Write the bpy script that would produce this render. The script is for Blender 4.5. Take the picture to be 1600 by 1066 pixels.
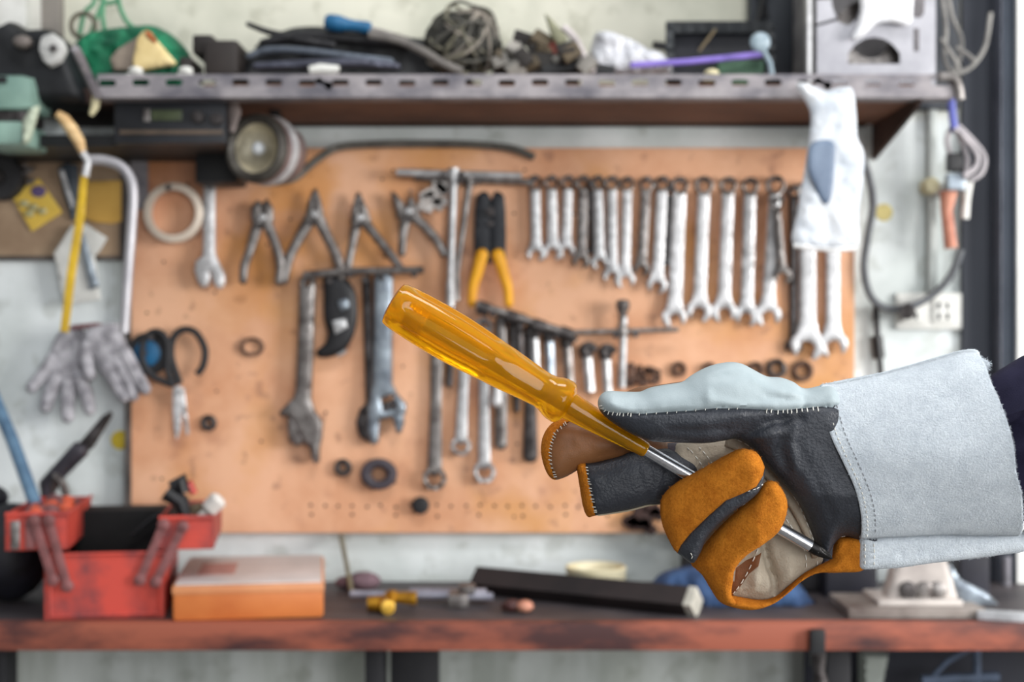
import bpy, bmesh, math, random
import numpy as np
from mathutils import Vector, Matrix, noise
from mathutils.geometry import delaunay_2d_cdt

for o in list(bpy.data.objects):
    bpy.data.objects.remove(o)
random.seed(7)
SC = bpy.context.scene
COL = SC.collection
PI = math.pi

# ------------------------------------------------------------------ camera, world, light
FPX = 1600 * 50 / 36.0          # focal length in pixels (50 mm lens on a 36 mm sensor)
CAMY, CAMZ = -2.222, 1.222      # wall plane is y = 0, floor z = 0, bench top z = 0.85
HAND_D = 0.925                  # distance of the gloved hand from the camera
cd = bpy.data.cameras.new('camera'); cam = bpy.data.objects.new('camera', cd); COL.objects.link(cam)
cam.location = (0, CAMY, CAMZ); cam.rotation_euler = (PI / 2, 0, 0)
cd.lens = 50; cd.sensor_width = 36; cd.clip_start = 0.05
cd.dof.use_dof = True; cd.dof.focus_distance = HAND_D - 0.008; cd.dof.aperture_fstop = 6.6
SC.camera = cam

w = bpy.data.worlds.new('world'); SC.world = w; w.use_nodes = True
nt = w.node_tree; bg = nt.nodes['Background']
tc = nt.nodes.new('ShaderNodeTexCoord'); sep = nt.nodes.new('ShaderNodeSeparateXYZ')
ramp = nt.nodes.new('ShaderNodeValToRGB')
nt.links.new(tc.outputs['Generated'], sep.inputs[0]); nt.links.new(sep.outputs['Z'], ramp.inputs[0])
ramp.color_ramp.elements[0].position = 0.0; ramp.color_ramp.elements[0].color = (0.42, 0.40, 0.38, 1)
ramp.color_ramp.elements[1].position = 0.6; ramp.color_ramp.elements[1].color = (0.86, 0.93, 1.0, 1)
nt.links.new(ramp.outputs[0], bg.inputs[0]); bg.inputs[1].default_value = 0.55

def area(name, loc, target, sx, sy, energy, col):
    l = bpy.data.lights.new(name, 'AREA'); l.shape = 'RECTANGLE'; l.size = sx; l.size_y = sy
    l.energy = energy; l.color = col
    o = bpy.data.objects.new(name, l); COL.objects.link(o); o.location = loc
    o.rotation_euler = (Vector(target) - Vector(loc)).to_track_quat('-Z', 'Y').to_euler()
    return o
area('assumed_side_key_light', (2.9, -1.85, 1.62), (0.1, -0.1, 1.2), 1.0, 1.3, 98, (1, 0.98, 0.95))  # unseen key light, assumed at the right because tool shadows fall left
area('front_fill_light', (1.3, -4.6, 1.7), (0.0, 0.0, 1.2), 2.0, 1.8, 62, (0.97, 0.99, 1.0))  # unseen soft light added in front to fill the hand and under-shelf wall
area('added_overhead_light', (0.35, -1.5, 3.1), (0.25, -1.0, 1.2), 1.0, 0.5, 20, (1, 0.98, 0.95))  # unseen soft light added overhead

SC.view_settings.view_transform = 'Standard'; SC.view_settings.look = 'None'
SC.view_settings.gamma = 1; SC.view_settings.use_curve_mapping = False
SC.view_settings.exposure = 0.22

# ------------------------------------------------------------------ materials
def lin(c):
    out = []
    for v in c[:3]:
        v = v / 255.0
        out.append(v / 12.92 if v <= 0.04045 else ((v + 0.055) / 1.055) ** 2.4)
    return (*out, 1)
MATS = {}
def mat(name, c, rough=0.6, metal=0.0, c2=None, scale=30, bump=0.15, bscale=None, dist=0.001, trans=0.0,
        ior=1.45, sheen=0.0, thr=(0.35, 0.65), detail=6, stretch=(1, 1, 1), alpha=1.0, coat=0, spec=0.5, kind='noise'):
    if name in MATS: return MATS[name]
    m = bpy.data.materials.new(name); m.use_nodes = True
    nt = m.node_tree; N = nt.nodes; L = nt.links; b = N['Principled BSDF']
    tc = N.new('ShaderNodeTexCoord'); mp = N.new('ShaderNodeMapping'); mp.inputs['Scale'].default_value = stretch
    L.new(tc.outputs['Object'], mp.inputs[0])
    nz = N.new('ShaderNodeTexNoise'); nz.inputs['Scale'].default_value = scale; nz.inputs['Detail'].default_value = detail
    nz.inputs['Roughness'].default_value = 0.6
    L.new(mp.outputs[0], nz.inputs['Vector'])
    rp = N.new('ShaderNodeValToRGB'); rp.color_ramp.elements[0].position = thr[0]; rp.color_ramp.elements[1].position = thr[1]
    if c2 is None: c2 = [max(0, v * 0.78) for v in c]
    rp.color_ramp.elements[0].color = lin(c2); rp.color_ramp.elements[1].color = lin(c)
    L.new(nz.outputs['Fac'], rp.inputs[0]); L.new(rp.outputs[0], b.inputs['Base Color'])
    b.inputs['Roughness'].default_value = rough; b.inputs['Metallic'].default_value = metal
    b.inputs['IOR'].default_value = ior; b.inputs['Transmission Weight'].default_value = trans
    b.inputs['Sheen Weight'].default_value = sheen; b.inputs['Alpha'].default_value = alpha
    b.inputs['Coat Weight'].default_value = coat; b.inputs['Specular IOR Level'].default_value = spec
    if bump > 0:
        n2 = N.new('ShaderNodeTexNoise'); n2.inputs['Scale'].default_value = bscale or scale * 6
        n2.inputs['Detail'].default_value = 4
        L.new(tc.outputs['Object'], n2.inputs['Vector'])
        bp = N.new('ShaderNodeBump'); bp.inputs['Strength'].default_value = bump; bp.inputs['Distance'].default_value = dist
        L.new(n2.outputs['Fac'], bp.inputs['Height']); L.new(bp.outputs[0], b.inputs['Normal'])
    MATS[name] = m
    return m

steel = mat('steel', (206, 207, 209), 0.42, 0.55, (156, 156, 158), 60)
steel_bright = mat('bright_steel', (216, 216, 218), 0.42, 0.4, (172, 172, 174), 50)
steel_dull = mat('dull_steel', (150, 146, 144), 0.45, 0.8, (88, 82, 80), 60)
steel_dark = mat('dark_steel', (92, 88, 88), 0.5, 0.7, (48, 44, 44), 60)
steel_blue = mat('bluish_steel', (165, 176, 186), 0.4, 0.7, (110, 118, 128), 40)
rusty = mat('rusty_iron', (120, 92, 78), 0.75, 0.3, (62, 48, 44), 60)
black = mat('black_plastic', (34, 34, 38), 0.45, 0, (20, 20, 22), 30)
blackm = mat('black_painted_metal', (28, 30, 34), 0.55, 0, (16, 17, 20), 20)
rubber = mat('black_rubber', (44, 44, 47), 0.7, 0, (28, 28, 30), 30)
greycable = mat('grey_cable', (105, 108, 112), 0.6, 0, (80, 82, 86), 30)
yellow = mat('yellow_grip', (238, 172, 24), 0.45, 0, (215, 146, 14), 30)
yellowp = mat('yellow_paint', (214, 176, 44), 0.5, 0, (180, 146, 40), 20)
white = mat('white_plastic', (228, 228, 224), 0.45, 0, (205, 205, 200), 20)
cream = mat('cream_paint', (224, 216, 180), 0.5, 0, (196, 186, 148), 30)
red = mat('red_worn_paint', (190, 68, 56), 0.55, 0, (118, 56, 58), 16, thr=(0.36, 0.56), detail=9)
red_old = mat('dull_red_metal', (136, 86, 86), 0.6, 0.2, (104, 66, 66), 50)
blue = mat('blue_handle', (30, 104, 148), 0.45, 0, (24, 80, 120), 30)
bluepaint = mat('blue_painted_rod', (100, 132, 158), 0.5, 0, (66, 92, 118), 25)
pinkish = mat('copper_tape', (206, 146, 122), 0.5, 0, (176, 110, 90), 30)

# ------------------------------------------------------------------ mesh helpers
def W(px, py, y):
    d = y - CAMY
    return Vector(((px - 800) / FPX * d, y, CAMZ + (533 - py) / FPX * d))
def Z_of(py, y): return W(0, py, y).z
def py_of(z, y): return 533 - (z - CAMZ) * FPX / (y - CAMY)
def mm(px, y): return px / FPX * (y - CAMY)

def thing(name, label, cat, loc, group=None):
    o = bpy.data.objects.new(name, None); o.empty_display_size = 0.02
    COL.objects.link(o); o.location = loc
    o['label'] = label; o['category'] = cat
    if group: o['group'] = group
    return o
def tag(o, label, cat, group=None, kind=None):
    o['label'] = label; o['category'] = cat
    if group: o['group'] = group
    if kind: o['kind'] = kind
    return o

class MB:
    def __init__(s): s.v = []; s.f = []; s.m = []
    def add(s, V, F, m=0):
        k = len(s.v); s.v += [Vector(p) for p in V]; s.f += [tuple(i + k for i in f) for f in F]; s.m += [m] * len(F)
        return s
    def box(s, lo, hi, bev=0.0, m=0, rot=None, about=None):
        bm = bmesh.new(); bmesh.ops.create_cube(bm, size=1)
        lo = Vector(lo); hi = Vector(hi)
        c = (lo + hi) / 2; d = hi - lo
        for v in bm.verts: v.co = Vector((v.co.x * d.x, v.co.y * d.y, v.co.z * d.z))
        if bev > 0: bmesh.ops.bevel(bm, geom=list(bm.edges), offset=min(bev, min(d) * 0.45), segments=2, profile=0.6, affect='EDGES')
        V = [v.co + c for v in bm.verts]
        if rot is not None:
            a = Vector(about) if about is not None else c
            V = [rot @ (p - a) + a for p in V]
        bm.verts.index_update()
        s.add(V, [[v.index for v in f.verts] for f in bm.faces], m); bm.free(); return s
    def tube(s, pts, r, n=10, m=0, cap=True, flat=None):
        pts = [Vector(p) for p in pts]
        rs = r if isinstance(r, (list, tuple)) else [r] * len(pts)
        V = []; F = []
        up = None
        for i, p in enumerate(pts):
            t = (pts[min(i + 1, len(pts) - 1)] - pts[max(i - 1, 0)])
            t = t.normalized() if t.length > 1e-9 else Vector((0, 0, 1))
            if up is None:
                up = Vector((0, -1, 0)) if abs(t.y) < 0.9 else Vector((1, 0, 0))
            a = (up - t * up.dot(t)).normalized(); up = a; b = t.cross(a)
            for k in range(n):
                th = 2 * PI * k / n
                V.append(p + a * math.cos(th) * rs[i] * (flat or 1) + b * math.sin(th) * rs[i])
        for i in range(len(pts) - 1):
            for k in range(n):
                F.append((i * n + k, i * n + (k + 1) % n, (i + 1) * n + (k + 1) % n, (i + 1) * n + k))
        if cap:
            F.append(tuple(range(n - 1, -1, -1))); F.append(tuple((len(pts) - 1) * n + k for k in range(n)))
        return s.add(V, F, m)
    def lathe(s, p0, axis, prof, n=24, m=0, mod=None, closed=False, open0=False):
        ax = Vector(axis).normalized(); a = ax.orthogonal().normalized(); b = ax.cross(a); p0 = Vector(p0)
        V = []; F = []
        for (t, r) in prof:
            for k in range(n):
                th = 2 * PI * k / n; rr = r * (mod(t, th) if mod else 1)
                V.append(p0 + ax * t + a * math.cos(th) * rr + b * math.sin(th) * rr)
        q = len(prof)
        for i in range(q if closed else q - 1):
            j = (i + 1) % q
            for k in range(n):
                F.append((i * n + k, i * n + (k + 1) % n, j * n + (k + 1) % n, j * n + k))
        if not closed:
            if prof[0][1] > 1e-6 and not open0: F.append(tuple(range(n - 1, -1, -1)))
            if prof[-1][1] > 1e-6: F.append(tuple((q - 1) * n + k for k in range(n)))
        return s.add(V, F, m)
    def ball(s, c, r, n=12, m=0, sq=(1, 1, 1)):
        V = []; F = []
        c = Vector(c)
        for i in range(n + 1):
            ph = PI * i / n
            for k in range(2 * n):
                th = PI * k / n
                V.append(c + Vector((math.sin(ph) * math.cos(th) * sq[0], math.sin(ph) * math.sin(th) * sq[1], math.cos(ph) * sq[2])) * r)
        for i in range(n):
            for k in range(2 * n):
                F.append((i * 2 * n + k, i * 2 * n + (k + 1) % (2 * n), (i + 1) * 2 * n + (k + 1) % (2 * n), (i + 1) * 2 * n + k))
        return s.add(V, F, m)
    def build(s, name, mats, parent=None, smooth=35, label=None):
        if not isinstance(mats, (list, tuple)): mats = [mats]
        if parent: org = Vector(parent.location)
        else:
            xs = [p.x for p in s.v]; ys = [p.y for p in s.v]; zs = [p.z for p in s.v]
            org = Vector(((min(xs) + max(xs)) / 2, (min(ys) + max(ys)) / 2, min(zs)))
        me = bpy.data.meshes.new(name); me.from_pydata([p - org for p in s.v], [], s.f)
        for mt in mats: me.materials.append(mt)
        me.polygons.foreach_set('material_index', s.m)
        bm = bmesh.new(); bm.from_mesh(me); bmesh.ops.remove_doubles(bm, verts=bm.verts, dist=1e-6)
        bmesh.ops.recalc_face_normals(bm, faces=bm.faces); bm.to_mesh(me); bm.free()
        me.polygons.foreach_set('use_smooth', [smooth > 0] * len(me.polygons))
        if 0 < smooth < 180: me.set_sharp_from_angle(angle=math.radians(smooth))
        o = bpy.data.objects.new(name, me); COL.objects.link(o)
        if parent: o.parent = parent
        else: o.location = org
        if label: o['label'] = label
        return o

# for sub-parts: parent mesh objects sit at their thing's origin with no offset, so local frames coincide
def root_of(o):
    while o.parent: o = o.parent
    return o
def sub(mb, name, mats, parent, **k):
    """a sub-part: parent is a mesh part whose own local origin equals its thing's origin"""
    r = root_of(parent)
    class Px: pass
    o = mb.build(name, mats, r, **k); o.parent = parent; return o

# ---- outline tools (all outlines in photo pixels, each set down at its own depth)
def smooth_poly(pts, step, closed=True):
    P = [np.array(p, float) for p in pts]; n = len(P); out = []
    rng = range(n) if closed else range(n - 1)
    for i in rng:
        if closed: p0, p1, p2, p3 = P[i - 1], P[i], P[(i + 1) % n], P[(i + 2) % n]
        else: p0, p1, p2, p3 = P[max(i - 1, 0)], P[i], P[i + 1], P[min(i + 2, n - 1)]
        k = max(1, int(round(np.linalg.norm(p2 - p1) / step)))
        for j in range(k):
            t = j / k
            out.append(0.5 * ((2 * p1) + (-p0 + p2) * t + (2 * p0 - 5 * p1 + 4 * p2 - p3) * t * t + (-p0 + 3 * p1 - 3 * p2 + p3) * t ** 3))
    if not closed: out.append(P[-1])
    return np.array(out)
def straight_poly(pts, step, closed=True):
    P = [np.array(p, float) for p in pts]; n = len(P); out = []
    for i in (range(n) if closed else range(n - 1)):
        a, b = P[i], P[(i + 1) % n]; k = max(1, int(round(np.linalg.norm(b - a) / step)))
        for j in range(k): out.append(a + (b - a) * j / k)
    if not closed: out.append(P[-1])
    return np.array(out)
def seg_dist(Q, A, B):
    """min distance from each point of Q to the segments A->B"""
    out = np.full(len(Q), 1e9)
    AB = B - A; L2 = (AB ** 2).sum(1) + 1e-12
    for s0 in range(0, len(Q), 2000):
        q = Q[s0:s0 + 2000][:, None, :]
        t = np.clip(((q - A[None]) * AB[None]).sum(2) / L2[None], 0, 1)
        d = q - (A[None] + t[..., None] * AB[None])
        out[s0:s0 + 2000] = np.sqrt((d ** 2).sum(2).min(1))
    return out
def inside(Q, polys):
    r = np.zeros(len(Q), bool)
    for P in polys:
        x, y = Q[:, 0], Q[:, 1]
        for i in range(len(P)):
            a = P[i - 1]; b = P[i]
            c = ((a[1] > y) != (b[1] > y))
            with np.errstate(divide='ignore', invalid='ignore'):
                xi = (b[0] - a[0]) * (y - a[1]) / (b[1] - a[1] + 1e-15) + a[0]
            r ^= c & (x < xi)
    return r
def line_dist(Q, pts): 
    L = np.array(pts, float); return seg_dist(Q, L[:-1], L[1:])

class Puff:
    """A rounded solid whose outline is given in photo pixels: thickness T (metres, half) reached R pixels in."""
    def __init__(s, polys, y, T, R, step=5, smooth=True, yoff=None, Tb=None, creases=(), nz=0.0, nscale=0.03, lines=(), power=0.5, grid=None):
        if not isinstance(polys[0][0], (list, tuple, np.ndarray)): polys = [polys]
        f = smooth_poly if smooth else straight_poly
        s.P = [f(p, step) for p in polys]; s.y = y; s.T = T; s.R = R; s.Tb = T if Tb is None else Tb
        s.yoff = yoff; s.creases = creases; s.nz = nz; s.nscale = nscale; s.power = power; s.step = step
        s.A = np.concatenate([np.roll(p, 1, 0) for p in s.P]); s.B = np.concatenate(s.P)
        s.lines = [np.array(l, float) for l in lines]
        s._tri(grid or step)
    def dist(s, Q): return seg_dist(Q, s.A, s.B)
    def h(s, Q, d=None):
        if d is None: d = s.dist(Q)
        p = np.clip(d / s.R, 0, 1); hh = (1 - (1 - p) ** 2) ** s.power
        return hh
    def front(s, Q, d=None):
        """world y of the front surface"""
        Q = np.asarray(Q, float).reshape(-1, 2)
        if d is None: d = s.dist(Q)
        hh = s.h(Q, d) * s.T
        edge = np.clip(d / (s.R * 0.4), 0, 1)
        for (pl, dep, wid) in s.creases:
            hh = hh - dep * np.exp(-(line_dist(Q, pl) / wid) ** 2) * edge
        if s.nz:
            nn = np.array([noise.noise(Vector((q[0] * s.nscale, q[1] * s.nscale, 3.1))) + 0.5 * noise.noise(Vector((q[0] * s.nscale * 2.7, q[1] * s.nscale * 2.7, 9.1))) for q in Q])
            hh = hh + s.nz * nn * edge
        c = s.y + (s.yoff(Q[:, 0], Q[:, 1]) if s.yoff else 0)
        return c, hh
    def _tri(s, g):
        pts = [tuple(p) for P in s.P for p in P]; edges = []; k = 0
        for P in s.P:
            n = len(P); edges += [(k + i, k + (i + 1) % n) for i in range(n)]; k += n
        nb = k
        for l in s.lines:
            n = len(l); pts += [tuple(q) for q in l]; edges += [(k + i, k + i + 1) for i in range(n - 1)]; k += n
        cand = []
        for P in s.P:
            t = np.roll(P, -1, 0) - np.roll(P, 1, 0); t /= (np.linalg.norm(t, axis=1)[:, None] + 1e-9)
            nrm = np.stack([-t[:, 1], t[:, 0]], 1)
            for fr in (0.06, 0.18, 0.36, 0.62):
                o = fr * s.R
                for sg in (1, -1):
                    Q = P + nrm * sg * o
                    sel = inside(Q, s.P) & (seg_dist(Q, s.A, s.B) > 0.93 * o)
                    cand.append(Q[sel])
        lo = s.B.min(0); hi = s.B.max(0)
        G = []
        j = 0
        yy = lo[1]
        while yy < hi[1]:
            xx = lo[0] + (g / 2 if j % 2 else 0)
            while xx < hi[0]: G.append((xx, yy)); xx += g
            yy += g * 0.87; j += 1
        if G:
            G = np.array(G); d = seg_dist(G, s.A, s.B)
            cand.append(G[inside(G, s.P) & (d > min(s.R * 0.7, g * 2))])
        C = np.concatenate(cand) if cand else np.zeros((0, 2))
        if len(C):   # thin out points closer than a fraction of the grid
            cell = max(0.25 * g, 0.05 * s.R * 0.8, 0.25); seen = set(); keep = []
            for q in C:
                key = (int(q[0] / cell), int(q[1] / cell))
                if key not in seen: seen.add(key); keep.append(q)
            pts += [tuple(q) for q in keep]
        r = delaunay_2d_cdt([Vector(p) for p in pts], edges, [], 0, 1e-4)
        V = np.array([tuple(v) for v in r[0]]); F = np.array([f for f in r[2] if len(f) == 3])
        cen = V[F].mean(1); F = F[inside(cen, s.P)]
        s.V = V; s.F = F; s.cen = V[F].mean(1)
    def emit(s, mb, m=0, sel=None):
        F = s.F if sel is None else s.F[sel]
        V = s.V; d = s.dist(V); c, hh = s.front(V, d)
        hb = s.h(V, d) * s.Tb
        if not hasattr(c, '__len__'): c = np.full(len(V), c)
        used = sorted(set(F.reshape(-1).tolist())); idx = {u: i for i, u in enumerate(used)}
        out = []; back = {}
        for u in used:
            p = W(V[u][0], V[u][1], c[u]); out.append(p + Vector((0, -hh[u], 0)))
        for u in used:
            if d[u] < 1e-3: back[u] = idx[u]; out[idx[u]] = W(V[u][0], V[u][1], c[u])
            else: back[u] = len(out); out.append(W(V[u][0], V[u][1], c[u]) + Vector((0, hb[u], 0)))
        fs = [tuple(idx[i] for i in f) for f in F] + [tuple(back[i] for i in f[::-1]) for f in F]
        fs = [f for f in fs if len(set(f)) == 3]
        mb.add(out, fs, m); return mb
    def at(s, px, py, lift=0.0):
        c, hh = s.front([(px, py)]); c = float(np.ravel(c)[0])
        return W(px, py, c) + Vector((0, -float(hh[0]) - lift, 0))

def plate(name, polys, y, T, R, m, parent=None, step=4, smooth=False, label=None, sm=50, sub_of=None, grid=None, **k):
    pf = Puff(polys, y, T, R, step=step, smooth=smooth, grid=grid or max(step, 8), **k)
    mb = pf.emit(MB())
    if sub_of is not None: return sub(mb, name, m, sub_of, smooth=sm, label=label)
    return mb.build(name, m, parent, smooth=sm, label=label)

def stroke(pts, widths, step=4, closed=False, round_end=True):
    """outline of a band that follows pts with the given half widths (pixels)"""
    C = smooth_poly(pts, step, closed=False)
    n = len(C)
    if not isinstance(widths, (list, tuple)): widths = [widths] * len(pts)
    acc = [0]
    for i in range(1, len(pts)): acc.append(acc[-1] + math.dist(pts[i], pts[i - 1]))
    cl = [0]
    for i in range(1, n): cl.append(cl[-1] + float(np.linalg.norm(C[i] - C[i - 1])))
    ww = np.interp(np.array(cl) / cl[-1], np.array(acc) / acc[-1], widths)
    t = np.gradient(C, axis=0); t /= np.linalg.norm(t, axis=1)[:, None] + 1e-9
    nr = np.stack([-t[:, 1], t[:, 0]], 1)
    L = C + nr * ww[:, None]; Rr = C - nr * ww[:, None]
    out = [tuple(p) for p in L]
    if round_end:
        for a in (60, 30, 0, -30, -60):
            a = math.radians(a); out.append(tuple(C[-1] + (nr[-1] * math.sin(a) + t[-1] * math.cos(a)) * ww[-1]))
    out += [tuple(p) for p in Rr[::-1]]
    if round_end:
        for a in (-60, -30, 0, 30, 60):
            a = math.radians(a); out.append(tuple(C[0] + (nr[0] * math.sin(a) - t[0] * math.cos(a)) * ww[0]))
    return out
def circ(cx, cy, r, n=20, ry=None):
    return [(cx + r * math.cos(2 * PI * k / n), cy + (ry or r) * math.sin(2 * PI * k / n)) for k in range(n)]
def rect(x0, y0, x1, y1): return [(x0, y0), (x1, y0), (x1, y1), (x0, y1)]
def pxbox(mb, x0, y0, x1, y1, yf, depth, bev=0.002, m=0):
    """a real box whose front face covers the pixel rectangle at depth yf"""
    a = W(x0, y1, yf); b = W(x1, y0, yf)
    return mb.box((a.x, yf, a.z), (b.x, yf + depth, b.z), bev, m)
def wline(pts, y, step=6):
    """smooth 3D path from pixel points; y is a depth or a list of depths"""
    C = smooth_poly(pts, step, closed=False)
    if isinstance(y, (list, tuple)):
        acc = [0]
        for i in range(1, len(pts)): acc.append(acc[-1] + math.dist(pts[i], pts[i - 1]))
        cl = [0]
        for i in range(1, len(C)): cl.append(cl[-1] + float(np.linalg.norm(C[i] - C[i - 1])))
        ys = np.interp(np.array(cl) / cl[-1], np.array(acc) / acc[-1], y)
    else: ys = [y] * len(C)
    return [W(c[0], c[1], yy) for c, yy in zip(C, ys)]

def struct(o): o['kind'] = 'structure'; return o

# ================================================================== THE ROOM
def wall_material():
    m = bpy.data.materials.new('stained_plaster'); m.use_nodes = True
    nt = m.node_tree; N = nt.nodes; L = nt.links; b = N['Principled BSDF']; b.inputs['Roughness'].default_value = 0.85
    tc = N.new('ShaderNodeTexCoord'); sp = N.new('ShaderNodeSeparateXYZ'); L.new(tc.outputs['Object'], sp.inputs[0])
    def nz(scale, det, st=(1, 1, 1)):
        mp = N.new('ShaderNodeMapping'); mp.inputs['Scale'].default_value = st; L.new(tc.outputs['Object'], mp.inputs[0])
        n = N.new('ShaderNodeTexNoise'); n.inputs['Scale'].default_value = scale; n.inputs['Detail'].default_value = det
        L.new(mp.outputs[0], n.inputs['Vector']); return n.outputs['Fac']
    def rp(f, p0, c0, p1, c1):
        r = N.new('ShaderNodeValToRGB'); r.color_ramp.elements[0].position = p0; r.color_ramp.elements[1].position = p1
        r.color_ramp.elements[0].color = c0; r.color_ramp.elements[1].color = c1; L.new(f, r.inputs[0]); return r.outputs[0]
    def mix(f, a, bb, typ='MIX'):
        x = N.new('ShaderNodeMix'); x.data_type = 'RGBA'; x.blend_type = typ
        if isinstance(f, float): x.inputs[0].default_value = f
        else: L.new(f, x.inputs[0])
        for s_, v in ((6, a), (7, bb)):
            if isinstance(v, tuple): x.inputs[s_].default_value = v
            else: L.new(v, x.inputs[s_])
        return x.outputs[2]
    # paint: cream above the shelf, bluish white below, rough grey render under the bench
    up = N.new('ShaderNodeMapRange'); up.inputs[1].default_value = 1.56; up.inputs[2].default_value = 1.60
    L.new(sp.outputs['Z'], up.inputs[0])
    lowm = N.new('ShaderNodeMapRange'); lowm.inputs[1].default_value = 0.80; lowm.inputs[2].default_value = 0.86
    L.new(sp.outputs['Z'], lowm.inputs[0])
    base = mix(up.outputs[0], lin((228, 234, 235)), lin((216, 215, 200)))
    base = mix(lowm.outputs[0], lin((214, 219, 216)), base)
    s1 = rp(nz(5, 8), 0.40, (0.66, 0.68, 0.66, 1), 0.56, (1, 1, 1, 1))
    s2 = rp(nz(26, 5), 0.34, (0.62, 0.62, 0.58, 1), 0.44, (1, 1, 1, 1))
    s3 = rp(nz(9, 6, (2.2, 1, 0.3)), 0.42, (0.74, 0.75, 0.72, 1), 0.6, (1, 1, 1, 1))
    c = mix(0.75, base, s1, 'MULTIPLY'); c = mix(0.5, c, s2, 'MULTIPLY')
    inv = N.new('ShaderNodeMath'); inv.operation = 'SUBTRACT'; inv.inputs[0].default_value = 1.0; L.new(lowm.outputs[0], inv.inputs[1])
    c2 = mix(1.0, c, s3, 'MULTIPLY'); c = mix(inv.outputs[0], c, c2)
    L.new(c, b.inputs['Base Color'])
    bp = N.new('ShaderNodeBump'); bp.inputs['Strength'].default_value = 0.3; bp.inputs['Distance'].default_value = 0.004
    L.new(nz(40, 6), bp.inputs['Height']); L.new(bp.outputs[0], b.inputs['Normal'])
    return m
wm = wall_material()
mb = MB(); mb.box((-1.6, 0, 0), (0.82, 0.12, 2.6)); struct(mb.build('wall_back', wm, smooth=0))
mb = MB(); mb.box((-1.6, -2.6, -0.1), (1.6, 0.12, 0)); struct(mb.build('floor', mat('grey_concrete', (120, 118, 114), 0.9, 0, (86, 84, 82), 8), smooth=0))
# dark steel door and its frame at the right end of the wall
doorm = mat('dark_blue_steel_door', (44, 48, 58), 0.5, 0.2, (34, 38, 48), 6, stretch=(6, 1, 0.5))
mb = MB(); a = W(1508, 0, -0.01); b_ = W(1551, 0, -0.01)
mb.box((0.7, -0.012, 0), (b_.x + 0.004, 0.0, 2.6), 0.0)
struct(mb.build('door_1', doorm, smooth=0))
mb = MB(); mb.box((b_.x, -0.05, 0), (W(1566, 0, -0.05).x, -0.0, 2.6), 0.004)
struct(mb.build('trim_1', mat('grey_steel_strip', (134, 138, 150), 0.4, 0.4, (104, 108, 120), 8), smooth=30))
mb = MB(); mb.box((W(1567, 0, -0.03).x, -0.03, 0), (W(1589, 0, -0.03).x, 0.0, 2.6), 0.003)
struct(mb.build('trim_2', mat('dark_teal_steel', (52, 60, 72), 0.5, 0.2, (38, 46, 58), 8), smooth=30))
mb = MB(); mb.box((W(1590, 0, -0.04).x, -0.04, 0), (1.6, 0.12, 2.6), 0.0)
struct(mb.build('wall_right', mat('white_wall_paint', (232, 232, 230), 0.8, 0, (218, 218, 214), 6), smooth=0))
# vertical conduit on the white wall
mb = MB(); mb.tube([W(1456, 150, -0.010), W(1456, 300, -0.010), W(1456, 458, -0.010)], 0.008, 14)
struct(mb.build('trim_3', mat('painted_conduit', (196, 202, 200), 0.7, 0, (168, 174, 172), 12)))
mb = MB(); mb.box((W(52, 0, -0.03).x, -0.03, 1.57), (W(92, 0, -0.03).x, 0.0, 2.6), 0.004)
struct(mb.build('trim_4', mat('grey_beige_post', (138, 132, 126), 0.8, 0, (112, 108, 104), 12), smooth=30))

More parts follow.
